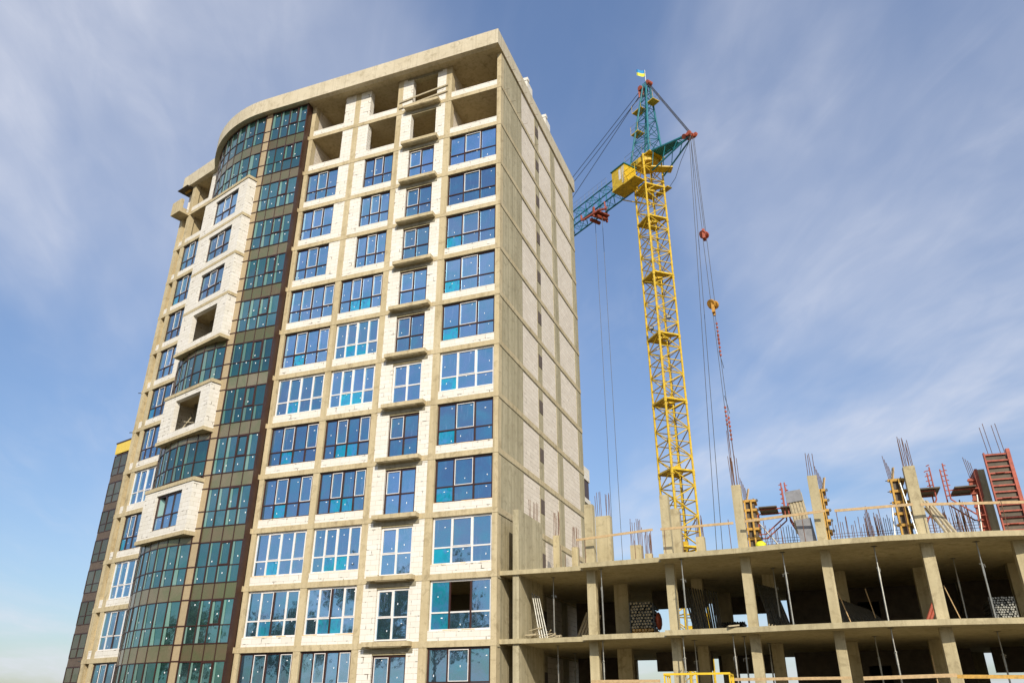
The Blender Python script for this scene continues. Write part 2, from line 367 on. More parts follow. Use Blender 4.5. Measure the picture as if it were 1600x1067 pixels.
# block infill and windows, bays 1..4 of the front, storeys 0..12
STY = {  # storey: styles of bays 1,2,3,4
 2:'bbmb', 3:'bbmb', 4:'bbmb', 5:'bbmb', 6:'bwmb', 7:'wwww', 8:'bbmb', 9:'bbnb', 10:'wwww', 11:'xxwx', 12:'bbmb'}
for s_ in range(0, 13):
    z0 = Z(s_); zc = (Z(s_-1)-.28) if s_ else ROOF0
    def part(name, mat, *bb): q = MB(); q.box(*bb); q.build(name, mat, tower)
    for x0, x1 in ((-14.04,-10.81), (-10.41,-7.48), (-3.48,-.28)): part('block_parapet', BLOCK, x0, x1, .015, .30, z0, z0+.44)
    if s_ <= 4:
        part('block_pier', BLOCK, -11.62,-10.81, .012, .46, z0+.44, zc); part('block_pier', BLOCK, -10.41,-9.62, .012, .46, z0+.44, zc)
    part('block_pier', BLOCK, -7.11,-6.36, .010, .38, z0, zc); part('block_pier', BLOCK, -4.54,-3.9, .010, .38, z0, zc)
    part('shade_toned_lintel', LINT, -6.80,-4.2, -.03, .009, z0+2.52, zc-.02); part('window_head', CONC3, -6.36,-4.54, .03, .38, z0+2.45, zc)  # thin lintel sheet, balcony shadow put into its grey and its width
    b = MB(); jt = rnd.uniform(-.05,.05); b.box(-6.72+jt,-4.2+jt, -.42, -.02, z0-.20, z0+.01); b.box(-6.3,-4.6,-.38,-.04, z0-.24,z0-.2); b.build('balcony_slab', CONC, tower)
    if s_ < 2: continue
    st = STY[s_]
    def stc(c): return 'w' if c in 'wx' else 'b'
    # bay 1
    zb = z0+.44; hh = 2.28
    three = s_ <= 4
    x0, x1 = (-14.02,-11.63) if three else (-14.02,-10.83)
    window(tower, frameM((x0,.11,zb),0), x1-x0, hh, (1/3,2/3) if three else (.25,.5,.75), .79, stc(st[0]), (1,) if three else (1,3),
           set() if three else ({(1,0)} if s_ > 5 else set()), mixm=(1,) if st[0] == 'x' else ())
    x0, x1 = (-9.60,-7.50) if three else (-10.39,-7.50)
    window(tower, frameM((x0,.11,zb),0), x1-x0, hh, (1/3,2/3) if three else (.25,.5,.75), .79, stc(st[1]), (1,) if three else (1,3),
           set() if three else {(1,0),(2,0)}, mixm=(1,) if st[1] == 'x' else ())
    window(tower, frameM((-6.34,.11,z0+.08),0), 1.78, 2.37, (.5,), 1.05, stc(st[2]), (0,), (), mixm=(0,) if st[2] == 'n' else ())
    window(tower, frameM((-3.46,.11,zb),0), 3.16, hh, (.325,.67), .80, stc(st[3]), (1,), ({(0,0)} if s_ > 3 else set()) | ({(0,1)} if s_ == 11 else set()),
           open_=(1,) if s_ == 11 else (), mixm=(0,1) if st[3] == 'x' else ())
# traces of mounting foam along some frames
for s_ in (5,8,9,10,11,12):
    b = MB()
    for x0, x1 in ((-14.03,-10.82), (-10.40,-7.49), (-3.47,-.29)):
        x = x0
        while x < x1-.2:
            l = rnd.uniform(.15,.9)
            if rnd.random() < .5: b = MB(); b.box(x, min(x+l,x1), .085, .112, Z(s_)+.44, Z(s_)+.44+rnd.uniform(.02,.04)); b.build('foam_seal', FOAM, tower)
            x += l
# rooms behind the open storeys
for s_ in (0, 1):
    z0 = Z(s_); zc = (Z(s_-1)-.28) if s_ else ROOF0
    for bb in ((-14.3,-14.05, .45, 5), (-10.75,-10.5, .46, 5), (-7.4,-7.15, .45, 5), (-3.85,-3.6, .45, 5), (-2.9,-2.2, 3.2, 3.6), (-9.0,-8.2, 3.4, 3.7), (-13.0,-12.4, 3.2, 3.6)):
        b = MB(); b.box(*bb, z0, zc); b.build('partition_wall', BLOCK2, tower)
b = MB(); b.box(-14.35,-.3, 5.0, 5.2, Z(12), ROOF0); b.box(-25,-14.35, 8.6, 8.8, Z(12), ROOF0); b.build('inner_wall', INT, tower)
# guard rails across the topmost balcony opening
b = MB(); b.bar((-7.3,-.06,Z(0)+.75),(-3.75,-.06,Z(0)+1.15),.04,.12); b.bar((-7.3,-.06,Z(0)+.25),(-3.75,-.06,Z(0)+.62),.04,.12); b.build('guard_plank', WOOD2, tower)
b = MB(); b.box(-29.9,-.3,15.5,15.75,0,ROOF0); b.box(-29.75,-29.45,5,15.6,0,ROOF0); b.build('rear_wall', BLOCK2, tower)
b = MB(); b.box(-.9,-.06,15.8,17.4,14.6,14.9); b.box(-.9,-.06,15.8,17.4,16.2,17.1); b.box(-.8,-.12,15.8,17.3,14.9,16.2,1); b.build('rear_bay', [BLOCK, BROWN], tower)

# curtain wall: straight part x -17.35..-14.7, beige column, curved part
b = MB(); b.box(-14.41,-14.37,-.54,-.021,0,ROOF0-.01); b.build('curtain_wall_edge', BROWN, tower)
b = MB(); b.box(-17.88,-17.36,-.50,-.30,0,ROOF0-.01)
b.build('curtain_column', BEIGE, tower)
b = MB()
for k in range(-1, 13):
    zz = Z(k) if k >= 0 else 40.62
    for dz in (-.62, -1.92, .17):
        if zz+dz < ROOF0-.05: b.box(-17.9,-17.34,-.53,-.5, zz+dz-.03, zz+dz+.03)
b.box(-17.93,-17.87,-.55,-.3,0,ROOF0-.02); b.box(-17.37,-17.31,-.55,-.3,0,ROOF0-.02)
b.build('curtain_transom', BROWN, tower)
def spandrel(M, w, n, z0, z1, name='spandrel'):
    f = MB(M)
    for i in range(n): f.box(i*w/n+.03, (i+1)*w/n-.03, .02, .05, z0+.03, z1-.03)
    return f
arcpts = arc(9.0, n=9)
BAYS = {2,3,4,5,7,9}
for s_ in range(0, 14):
    z0 = Z(s_)+.17; top = (Z(s_-1)-.62) if s_ else ROOF0-.05
    if s_ == 13: z0 = .2; top = Z(12)-.62
    h = top-z0
    tr = h-1.31 if s_ and s_ < 13 else (h*.42 if s_ == 0 else .1)
    if s_ < 13:
        window(tower, frameM((-17.36,-.52,z0),0), 2.95, h, (.25,.5,.75), tr, 'g', (2,), pale=True, glassm=CGLASS, fr=.055, name='curtain_window')
    sp = MB()
    for (Mx, w, n) in [(frameM((-17.36,-.50,0),0), 2.95, 4)]:
        sp.M = Mx
        for i in range(n): sp.box(i*w/n+.028, (i+1)*w/n-.028, .02, .06, z0-.79, z0-.001)
        for i in range(n+1): sp.box(max(0,i*w/n-.028), min(w,i*w/n+.028), .0, .06, z0-.79, z0-.001, 1)
        sp.M = None
    sp.build('spandrel_panel', [SPAN, BROWN], tower)
    if s_ in BAYS: 
        continue
    f = MB(); gl = MB(); sp = MB(); sp2 = 9
    opn = 2
    for i in range(9):
        x1, y1 = arcpts[i]; x0, y0 = arcpts[i+1]           # x0 is the left end
        w = math.hypot(x1-x0, y1-y0); M = frameM((x0, y0, z0), math.atan2(y1-y0, x1-x0)); f.M = M; gl.M = M; sp.M = M
        fr = .05; e = .05 if i == opn else .028
        f.box(0, w, -.02, .05, 0, fr*.8); f.box(0, w, -.02, .05, h-fr, h); f.box(0, w, -.018, .048, tr-.025, tr+.025)
        f.box(-.03, e, -.03, .06, 0, h); f.box(w-e, w+.01, -.03, .06, 0, h)
        if s_ not in (0,) and s_-1 not in (): sp.box(.03, w-.03, .0, .04, h+.001, h+.78); sp.box(-.03,.03,-.02,.05,h,h+.79,1)
        for lv in (0,1):
            a, c = (0, tr) if lv == 0 else (tr, h); t1 = rnd.uniform(-.006,.006); t2 = rnd.uniform(-.006,.006)
            gl.quad((0,.02-t1+t2,a),(w,.02+t1+t2,a),(w,.02+t1-t2,c),(0,.02-t1-t2,c),0)
            if rnd.random() < .8: ww = w*rnd.uniform(.15,.38); gl.quad((.06,.004,a+.04),(.06+ww,.004,a+.04),(.06+ww*rnd.uniform(.6,1),.004,c-.04),(.06,.004,c-.04),3)  # jamb reflection painted as a pale strip, then tape mark below
            if rnd.random() < .8: sx = w*rnd.uniform(.3,.8); sz = a+(c-a)*rnd.uniform(.12,.85); gl.quad((sx,-.002,sz),(sx+.06,-.002,sz),(sx+.06,-.002,sz+.075),(sx,-.002,sz+.075),2)
    fo = f.build('curtain_window', [BROWN], tower); gl.build('glass', [CGLASS, FILM, STICK, PALE], fo)
    if s_: sp.build('spandrel_panel', [SPAN, BROWN], tower)
# block boxes projecting from the glass: local frame, x from the right end to the left... origin at the left end
P1 = Vector((-18.0,-1.1,0)); P2 = Vector((-23.0,.5,0)); bang = math.atan2(P1.y-P2.y, P1.x-P2.x); BW = (P1-P2).length
def bx(s): return BW - s            # s measured from the right corner
for (ka, kb) in ((1,5), (6,7), (8,9)):
    M = frameM((P2.x, P2.y, 0), bang); D = .95
    b = MB(M)
    for s_ in range(ka+1, kb+1):
        z0 = Z(s_); z1 = Z(s_-1)-.22
        b.box(0, bx(3.86), 0, .3, z0, z1); b.box(bx(1.05), BW, 0, .3, z0, z1); b.box(bx(3.86), bx(1.05), 0, .3, z0, z0+.40)
        b.box(bx(3.86), bx(1.05), .004, .3, z0+2.45, z1); b.box(0, .3, .3, 2.3, z0, z1); b.box(BW-.3, BW, .3, D, z0, z1)
    bo = b.build('block_bay', BLOCK, tower)
    for k in range(ka, kb+1):
        c = MB(M); e = .05 if k in (ka, kb) else .015
        c.box(-e, BW+e, -e, 2.6, Z(k)-.22, Z(k)-.003); c.build('bay_slab', CONC, bo)
    # thin dark joint under the intermediate slabs, white foam at the glass junction
    c = MB(M)
    for k in range(ka, kb):
        c.box(BW+.001, BW+.02, .02, D, Z(k)-.26, Z(k)-.222)
    zz = Z(kb)
    while zz < Z(ka)-.3:
        l = rnd.uniform(.1,.5); c.box(BW+.001, BW+rnd.uniform(.02,.05), D-.12, D-.02, zz, zz+l*.8, 1); zz += l
    c.build('bay_joint', [BROWN, WHITE], bo)
    # open room behind: side wall and back wall
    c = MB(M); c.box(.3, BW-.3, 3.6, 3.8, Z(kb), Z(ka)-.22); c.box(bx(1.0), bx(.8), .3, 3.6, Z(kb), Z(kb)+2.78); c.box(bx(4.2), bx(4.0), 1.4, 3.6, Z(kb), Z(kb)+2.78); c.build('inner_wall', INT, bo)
    for s_ in range(ka+1, kb+1):
        if s_ in (5, 7): continue
        Mw = M @ Matrix.Translation(Vector((bx(3.84), .12, Z(s_)+.41)))
        window(tower, Mw, 2.77, 2.03, (.345,.66), .80, 'b', (1,) if s_ < 5 else (), (), open_=(0,) if s_ == 9 else ())
    if 9 == kb:
        Mw = M @ Matrix.Translation(Vector((bx(3.84)+.12, .14, Z(9)+.41+.84))) @ Matrix.Rotation(R(62), 4, 'Z')
        c = MB(Mw); c.box(0,.05,0,.05,0,1.12); c.box(.75,.8,0,.05,0,1.12); c.box(.05,.75,0,.05,0,.05); c.box(.05,.75,0,.05,1.07,1.12); c.box(.05,.75,.02,.03,.05,1.07,1); c.build('open_sash', [BROWN, PALE], bo)
b = MB(frameM((P2.x,P2.y,0), bang)); b.bar((2.2,.25,Z(7)+.45),(2.5,.6,Z(7)+1.3),.05,.05); b.bar((2.3,.3,Z(7)+1.0),(3.4,.35,Z(7)+.7),.04,.04); b.build('loose_batten', WOOD2, tower)

# left facade
ML = frameM((-28.33,4.13,0), R(-16))
b = MB(ML); b.box(-.37,.05,0,.4,0,ROOF0); b.build('column', CONC, tower)
b = MB(ML); b.box(-1.36,-.95,.0,.5,0,Z(0)); b.box(-.95,-.38,.42,.6,0,Z(0)); b.build('corner_wall', CONC, tower)
b = MB(ML); b.box(-.95,-.90,.30,.42,0,Z(0)); b.build('insulation_strip', YELP, tower)
for s_ in range(0, 13):
    z0 = Z(s_); zc = Z(s_-1)-.28 if s_ else ROOF0
    def lpart(name, mat, *bb): q = MB(ML); q.box(*bb); q.build(name, mat, tower)
    lpart('block_parapet', BLOCK, .05, (2.3 if s_ <= 5 else 2.9 if s_ in (7,9) else 3.3), .02,.3,z0,z0+.42)
    if s_ <= 5: lpart('block_pier', BLOCK, 2.3, 5.4 if s_ > 1 else 3.3, .012,.32,z0+.0,zc)
    if s_ in (7, 9): lpart('block_pier', BLOCK, 2.9, 5.6, .012,.32,z0,zc)
    lpart('block_parapet', BLOCK, -.90,-.40,.06,.4,z0,z0+.48)
    if s_ >= 1:
        b = MB(ML); b.box(-1.40,-.39,-.015,.41,z0-.28,z0-.01); b.build('corner_beam', CONC, tower)
    if s_ < 2:
        b = MB(ML); b.box(-.3,-.05,.4,4.5,z0,zc); b.build('loggia_wall', CONC, tower)
        continue
    if s_ <= 5: w, cols, sash = 2.22, (.36,.72), (1,)
    else: w, cols, sash = (2.78 if s_ in (7,9) else 3.25), (.24,.49,.75), (1,3)
    stl = 'w' if s_ in (8,10,11) else 'b'
    window(tower, ML @ Matrix.Translation(Vector((.07,.10,z0+.42))), w, 2.30, cols, .80, stl, sash, {(0,0)} if rnd.random() < .3 else (), mixm=(1,) if s_ == 11 else ())
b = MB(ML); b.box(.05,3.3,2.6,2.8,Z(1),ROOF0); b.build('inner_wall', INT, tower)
# lower parapet cap of the corner and plywood left under the roof edge
b = MB(ML); b.box(-1.40,-.12,-.85,.9,Z(0)-.30,Z(0)-.10); b.box(-1.40,-.12,-.85,-.62,Z(0)-.10,Z(0)+.9); b.box(-1.40,-1.20,-.62,.9,Z(0)-.10,Z(0)+.9); b.build('corner_cap', CONC, tower)
b = MB(ML); b.box(-2.0,-.55,-.45,.85,ROOF0-.05,ROOF0-.006); b.box(-1.6,-.9,.0,.15,ROOF0-.14,ROOF0-.05,1); b.build('formwork_panel', [PLY_AND_SHADE, YWOOD], tower)
b = MB()
for s_ in range(5, 13):
    x, y = LP(-1.4,.1); b.tube((x,y,Z(s_)-.15),(x-.45,y+.02,Z(s_)-.1),.03,5)
b.build('outrigger', DSTEEL, tower)

# ================================================================== GLAZED BUILDING, far left
gb = thing('glazed_building', 'dark glazed building with a yellow roof band, behind the left edge of the white tower', 'building', (-50, 30, 0))
MG = frameM((-55.0,25.5,0), R(-16)); ZG = lambda j: 18.1-3*j
b = MB(MG); b.box(0,12,.35,13,0,26.7); b.build('body', CONC, gb)
b = MB(MG); b.box(-.04,12.04,-.04,13.1,26.75,27.93); b.build('roof_band', YELP, gb)
b = MB(MG); b.box(-.1,12.1,-.1,13.2,27.93,28.05); b.build('roof_edge', BROWN, gb)
for j in range(-2, 6):
    for i in range(4):
        window(gb, MG @ Matrix.Translation(Vector((i*2.8,.0,ZG(j)+.25))), 2.76, 2.25, (.5,), .85, 'g', (), glassm=DGLASS, fr=.09, sticker=False)
b = MB(MG)
for j in range(-2, 7): b.box(0,11.98,.03,.34,ZG(j)-.5+(0),ZG(j)+.249)
b.build('floor_band', VENT, gb)

# ================================================================== UNFINISHED FRAME BUILDING, right
fb = thing('concrete_frame_building', 'unfinished low concrete frame building with open floors to the right of the white tower', 'building', (12, 6, 0))
edge1 = [(.03,.28),(4.1,.28)]; edge2 = [(4.12,-.38),(7.8,-.6)]; edge3 = [(7.85,-1.32),(9.5,-1.38),(11.2,-1.5),(13,-1.82),(15,-2.0),(16.5,-2.03),(18.3,-1.87),(20,-1.6),(21.5,-1.25),(24,-.5),(28,1.2)]
BACK = 14.3
def ragged(P, amp=.014, step=.35):
    out = [P[0]]
    for (x0, y0), (x1, y1) in zip(P, P[1:]):
        n = max(1, int((x1-x0)/step))
        for i in range(1, n+1): t = i/n; out.append((x0+(x1-x0)*t, y0+(y1-y0)*t+(rnd.uniform(-amp, amp) if i < n else 0)))
    return out
for zt in (7.62, 4.62, 1.62):
    lo = .2 if zt > 2 else .3
    b = MB(); b.prism(ragged(edge1)+ragged(edge2)+ragged(edge3)+[(28,BACK),(.03,BACK)], zt-lo, zt)
    b.build('floor_slab', CONC3, fb)
# pale strip where the slab edges were patched
FC = [(4.2,4.6,.42),(7.84,8.22,-.05),(11.05,11.44,-.62),(14.15,14.53,-1.0),(17.75,18.17,-1.08),(20.9,21.3,-.5),(24.4,24.8,.6)]
colobjs = {}
for i, (x0, x1, y) in enumerate(FC):
    for zb, zt in ((1.62,4.42),(4.62,7.42)):
        b = MB(); b.box(x0,x1,y,y+.42,zb,zt); b.build('column', CONC3, fb)
    b = MB(); b.box(x0,x1,y,y+.42,7.62,10.42); colobjs[i] = b.build('column', CONC3, fb)
for x0, x1, y0, y1 in ((4.3,5.0,5,5.5),(8.2,8.7,4.6,5.1),(11.5,12,4.4,4.9),(14.6,15.1,4.6,5.1),(17.9,18.4,4.8,5.3),(21.6,22.1,5,5.5),(3.4,3.8,9.5,9.9),(8.6,9.4,10,10.4),(2.9,3.3,13.6,14),(6.7,7.4,13.6,14),(10.9,11.4,13.6,14),(20.6,21.2,13.6,14),(24,24.5,13.6,14)):
    for zb, zt in ((1.62,4.42),(4.62,7.42)):
        b = MB(); b.box(x0,x1,y0,y1,zb,zt); b.build('column', CONC3, fb)
for zb, zt in ((1.62,4.42),(4.62,7.42),(7.62,10.48)):
    b = MB(); b.box(.64,.94,.40,3.9,zb,zt); w_ = b.build('shear_wall', CONC2, fb)
    if zb > 7: topwall = w_
for zb, zt in ((1.62,4.42),(4.62,7.42)):       # stair core and rear walls, interior shade put into their dark colour
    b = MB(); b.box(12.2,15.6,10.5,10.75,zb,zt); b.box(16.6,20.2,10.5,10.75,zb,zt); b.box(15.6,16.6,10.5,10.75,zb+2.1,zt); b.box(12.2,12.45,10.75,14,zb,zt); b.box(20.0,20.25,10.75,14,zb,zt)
    b.box(12.45,20.0,13.6,13.8,zb,zt); b.box(24.9,25.1,1.0,14.2,zb,zt); b.box(20.25 if zb > 4 else 21.0,23.9,10,10.2,zb if zb > 4 else zb+1.7,zt); b.build('core_and_added_end_wall', PLY_AND_SHADE, fb)  # includes an unseen right end wall added to keep sunlight out
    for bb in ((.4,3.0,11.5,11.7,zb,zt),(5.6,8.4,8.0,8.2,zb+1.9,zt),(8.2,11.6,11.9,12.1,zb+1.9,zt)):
        b = MB(); b.box(*bb); b.build('rear_wall', PLY_AND_SHADE, fb)  # dark colour stands in for deep interior shade
# starter columns standing on the upper deck (away from the front row)
def bars(parent, cx, cy, w, d, z0, tops, n=8):
    for i in range(n):
        a = i/n*2*math.pi; x = cx + (w/2-.05)*math.copysign(1, math.cos(a))*(1 if i % 2 else .4); y = cy + (d/2-.05)*math.copysign(1, math.sin(a))
        h = tops*rnd.uniform(.82,1.05); lx = rnd.uniform(-.05,.05)
        b = MB(); b.tube((x,y,z0-.02),(x+lx,y+rnd.uniform(-.04,.04),z0+h),.013,4); b.build('rebar', REBAR, parent)
for x0,x1,y0,y1,zt,h in ((4.25,4.97,2.2,2.62,10.24,1.25),(.83,1.18,6,6.4,10.3,1.3),(.97,1.32,9,9.4,10.2,1.2),(7.61,8.01,4,4.4,10.74,0),(5.48,6.02,4,4.4,9.1,1.3),(6.19,6.54,4,4.3,8.65,1.1),(8.57,8.99,5,5.4,9.48,1.1)):
    b = MB(); b.box(x0,x1,y0,y1,7.62,zt); c = b.build('starter_column', CONC3, fb)
    if h: bars(c, (x0+x1)/2, (y0+y1)/2, x1-x0, y1-y0, zt, h)
bars(topwall, .79, 3.0, .3, .7, 10.48, 1.0, 8)
for i, h, n in ((2,1.3,7),(2,3.0,3),(3,1.15,4),(4,1.2,8),):
    x0, x1, y = FC[i]; bars(colobjs[i], (x0+x1)/2, y+.2, x1-x0, .42, 10.42, h, n)
for (x,y) in ((2.0,4.4),(2.4,5.6),(1.6,4.9),(2.8,7.5),(3.1,8.2)):
    b = MB(); b.tube((x,y,7.6),(x,y,7.62+rnd.uniform(1.2,2.0)),.012,4); b.build('rebar', REBAR, fb)

# ---- steel props
def prop(x, y, z0, label, first=[None]):
    if first[0] is None:
        r = thing('steel_prop', label, 'prop', (x, y, z0), 'steel props between the open floors'); o = Vector((x,y,z0))
        b = MB(Matrix.Translation(o)); b.tube((0,0,.01),(0,0,1.65),.034,8); b.build('outer_tube', STEEL, r)
        b = MB(Matrix.Translation(o)); b.tube((0,0,1.65),(0,0,2.79),.024,8); b.build('inner_tube', STEEL, r)
        b = MB(Matrix.Translation(o)); b.tube((0,0,1.55),(0,0,1.9),.042,8); b.tube((-.12,0,1.98),(.13,.03,1.95),.014,5); b.tube((0,0,1.9),(0,0,2.02),.04,8); b.tube((.1,0,1.98),(.12,0,1.86),.012,5); b.build('collar', STEEL, r)
        b = MB(Matrix.Translation(o)); b.box(-.09,.09,-.09,.09,0,.01); b.box(-.09,.09,-.09,.09,2.785,2.795); b.build('end_plate', DSTEEL, r)
        first[0] = r; return r
    c = copy_tree(first[0]); c.location = (x, y, z0); c['label'] = label; c.rotation_euler = (rnd.uniform(-.012,.012), rnd.uniform(-.012,.012), rnd.uniform(0,6)); return c
for x, y, f_, lab in [
 (2.19,1.74,1,'steel prop left of the first front column, behind the silver leaning tubes'),
 (4.96,.13,1,'bright steel prop just right of the first front column on the upper open floor'),
 (8.71,-.95,1,'steel prop just right of the second front column on the upper open floor'),
 (12.78,-1.05,1,'front steel prop between the third and fourth columns on the upper open floor'),
 (12.14,2.66,1,'shaded rear steel prop right of the third column, in front of leaning dark tubes'),
 (16.13,-1.13,1,'steel prop midway between the fourth and fifth columns on the upper open floor'),
 (19.68,-.76,1,'front steel prop in front of the round pipe stack at the right edge'),
 (19.29,2.88,1,'shaded rear steel prop right of the fifth column on the upper open floor'),
 (2.25,2.03,0,'steel prop on the lower open floor left of the first front column'),
 (4.85,.24,0,'steel prop on the lower open floor just right of the first front column'),
 (8.45,-.73,0,'front steel prop just right of the second column on the lower open floor'),
 (10.44,-.73,0,'front steel prop left of the third lower column, above the yellow railing'),
 (16.15,-1.47,0,'front steel prop between the fourth and fifth columns on the lower open floor'),
 (15.71,1.9,0,'shaded rear steel prop on the lower floor midway between fourth and fifth columns'),
 (19.97,1.35,0,'steel prop on the lower open floor right of the fifth column'),
 (1.56,7.0,0,'thin far steel prop deep in the lower floor beside the tower wall'),
 (8.62,1.21,0,'shaded steel prop behind the front one right of the second lower column'),
 (11.44,4.0,0,'shaded steel prop behind the third column on the lower open floor'),
 (10.75,.1,0,'shaded steel prop close behind the one left of the third lower column')]:
    prop(x, y, 4.62 if f_ else 1.62, lab)

# ---- loose material on the upper open floor
def pole(name, label, cat, p, q, r, mat, group, sq=False):
    p = Vector(p); o = thing(name, label, cat, p, group) if False else None
    b = MB(); 
    if sq: b.bar(p, q, r*2, r*1.3)
    else: b.tube(p, q, r, 7)
    e = b.build(name, mat)
    for v in e.data.vertices: v.co -= p
    e.location = p; return tag(e, label, cat, group)
for i in range(14):
    x = 8.5+i*.085
    pole('scaffold_tube', 'dark scaffold tube leaning in the row beside the second front column', 'tube', (x+.05,2.3+.06*(i%3),4.63), (x-.45+.03*i-.1,3.6,6.95-.025*i), .042, DSTEEL, 'dark tubes leaning behind the second column')
for i in range(11):
    x = 11.75+i*.075
    pole('scaffold_tube', 'dark scaffold tube leaning in the row beside the third front column', 'tube', (x+.1,2.2+.07*(i%3),4.63), (x-.45,3.5,6.9-.025*i), .04, DSTEEL, 'dark tubes leaning behind the third column')
for i in range(12):
    pole('steel_channel', 'dark flat channel leaning in the fan beside the fourth front column', 'channel', (14.75+i*.15,1.5,4.64), (14.55+i*.10,2.7,6.0-.045*i), .06, DSTEEL, 'dark channels leaning beside the fourth column', True)
for i in range(4):
    pole('silver_tube', 'silver telescopic tube leaning on the board marked wall beside the tower', 'tube', (1.68+.12*i,1.2,4.63), (1.12+.11*i,1.7,6.75-.05*i), .036, STEEL, 'silver tubes leaning on the wall')
for i in range(6):
    pole('timber_plank', 'timber plank leaning just left of the first front column', 'plank', (2.5+.16*i,4.0,4.64), (2.98+.13*i,4.6,6.1-.03*i), .05, WOOD2, 'planks leaning left of the first column', True)
for i in range(26):
    a = rnd.uniform(-.9,.9); x = rnd.uniform(1.15,2.5); zz = 4.66+max(0,.55-abs(x-1.6)*.7)*rnd.random(); l = rnd.uniform(.35,.6)
    up = rnd.uniform(-.1,.5)
    pole('wood_offcut', 'pale wood offcut in the heap at the foot of the silver tubes', 'offcut', (x-l*.5*math.cos(a),1.25+rnd.uniform(-.3,.5),zz), (x+l*.5*math.cos(a),1.3+l*.5*math.sin(a),zz+up*l), .025, WOOD2, 'heap of wood offcuts', True)
for i in range(5):
    pole('wood_offcut', 'pale board lying on the slab edge just right of the first front column', 'offcut', (5.1+.2*i,1.2,4.65+.03*(i%2)), (5.7+.25*i,1.5,4.66+.02*i), .04, WOOD2, 'boards lying right of the first column', True)
for i in range(6):
    a = rnd.uniform(-.8,.8)
    pole('wood_offcut', 'short pale offcut in the small heap right of the third front column', 'offcut', (11.65+.1*i,1.0,4.65), (11.75+.12*i,1.1,4.95-.03*i), .02, WOOD2, 'small heap right of the third column', True)
pole('timber_batten', 'thin pale batten leaning right of the fifth front column', 'batten', (18.75,.35,4.63), (18.42,.5,6.05), .02, WOOD, None)
pole('timber_batten', 'thin orange batten standing in front of the leaning dark channels', 'batten', (14.95,1.0,4.63), (14.6,1.2,6.1), .02, WOOD, None)
pole('timber_batten', 'upright thin batten among the tips of the dark channels', 'batten', (15.95,2.0,4.63), (15.7,2.2,6.3), .018, WOOD, None)
pole('timber_batten', 'thin batten standing in shade behind the fifth column of the lower floor', 'batten', (17.5,.6,1.63), (17.5,.7,3.6), .02, WOOD, None)
rc = thing('red_tube_pair', 'pair of short orange red tubes leaning left of the fifth front column', 'tubes', (17.6,.8,4.62))
for dx in (0,.12):
    b = MB(); b.tube((17.52+dx,.8,4.64),(17.98+dx,1.0,5.5),.055,10); b.tube((17.52+dx,.8,4.63),(17.5+dx,.79,4.7),.035,8,1); b.build('tube', [PINKR, WHITE], rc)
bb = MB(); bb.bar((10.35,-1.5,4.66),(10.75,-1.35,4.70),.28,.05); tag(bb.build('board_offcut', WOOD2), 'small dusty board lying on the slab edge left of the third front column', 'board')
def stack(label, x0, y0, z0, nx, nz, r, L_, mats):
    root = thing('pipe_stack', label, 'pipe stack', (x0, y0, z0), 'stacks of pipes on the upper open floor')
    for j in range(nz):
        for i in range(nx):
            cx = x0 + r + (i+(.5 if j % 2 else 0))*2*r*1.02 + rnd.uniform(-.006,.006); cz = z0 + r + .05 + j*r*1.9
            ox = rnd.uniform(-.10,.10); b = MB(); n = 8; vs = []; 
            b.tube((cx,y0+ox,cz),(cx,y0+L_+ox,cz),r*.96,8,0); b.tube((cx,y0+ox-.004,cz),(cx,y0+ox+.01,cz),r*.72,6,1); b.build('pipe', mats(j), root)
    b = MB(); b.box(x0-.06,x0-.02,y0+.1,y0+.2,z0,z0+nz*r*1.75+.15); b.box(x0+nx*2.04*r+r,x0+nx*2.04*r+r+.04,y0+.1,y0+.2,z0,z0+nz*r*1.75+.15); b.box(x0-.06,x0+nx*2.04*r+r,y0+.1,y0+.2,z0,z0+.045); b.build('stack_frame', DSTEEL, root)
stack('tall stack of poles with yellowish ends below, between the first and second columns', 5.30, 3.9, 4.62, 7, 13, .070, 1.6, lambda j: (YWOOD, WOOD) if j < 4 else (DSTEEL, WOOD2))
stack('low dark stack of pipes far back, between the second and third columns', 8.85, 8.9, 4.62, 9, 10, .062, 1.6, lambda j: (DSTEEL, DARK))
stack('stack of pipes with round bright ends near the right edge behind a steel prop', 20.12, 1.9, 4.62, 8, 12, .046, 2.2, lambda j: (YWOOD, WOOD) if j < 1 else (DSTEEL, STEEL))
rr = MB(); rr.sphere((6.55,4.4,5.55),.42,0,10,(.35,1,1)); tag(rr.build('cable_drum', REDP, smooth=True), 'dark red drum standing against the right side of the tall pole stack', 'drum')

# ---- things standing on the upper deck
def plank(name, label, p, q, w, h, mat, cat='plank', posts=()):
    p = Vector(p); root = thing(name, label, cat, p, 'guard planks along the slab edges')
    b = MB(); b.bar(p, q, h, w); b.build('board', mat, root)
    for (x, y, z0, z1) in posts: b = MB(); b.tube((x,y,z0),(x,y,z1),.015,5); b.build('post', REBAR, root)
    return root
plank('guard_plank', 'wooden guard plank from the first front column to the deck step, left end', (3.9,-.02,8.72), (7.45,-.15,8.9), .10, .035, WOOD, posts=((4.3,0,7.62,8.7),(6.95,-.1,7.62,9.05),(7.35,-.15,7.62,8.95),(6.6,-.1,7.62,8.5)))
plank('guard_plank', 'wooden guard plank across the second front column to the third', (7.95,-.98,8.71), (11.0,-1.02,8.73), .10, .035, WOOD, posts=((8.1,-.98,7.62,8.7),(8.85,-.98,7.62,9.4),(10.8,-1.0,7.62,8.9)))
plank('guard_plank', 'wooden guard plank from third to fourth column before the grey wall panel', (11.45,-1.05,8.75), (14.6,-1.4,8.85), .10, .035, WOOD, posts=((12.2,-1.1,7.62,8.7),(13.7,-1.3,7.62,8.75)))
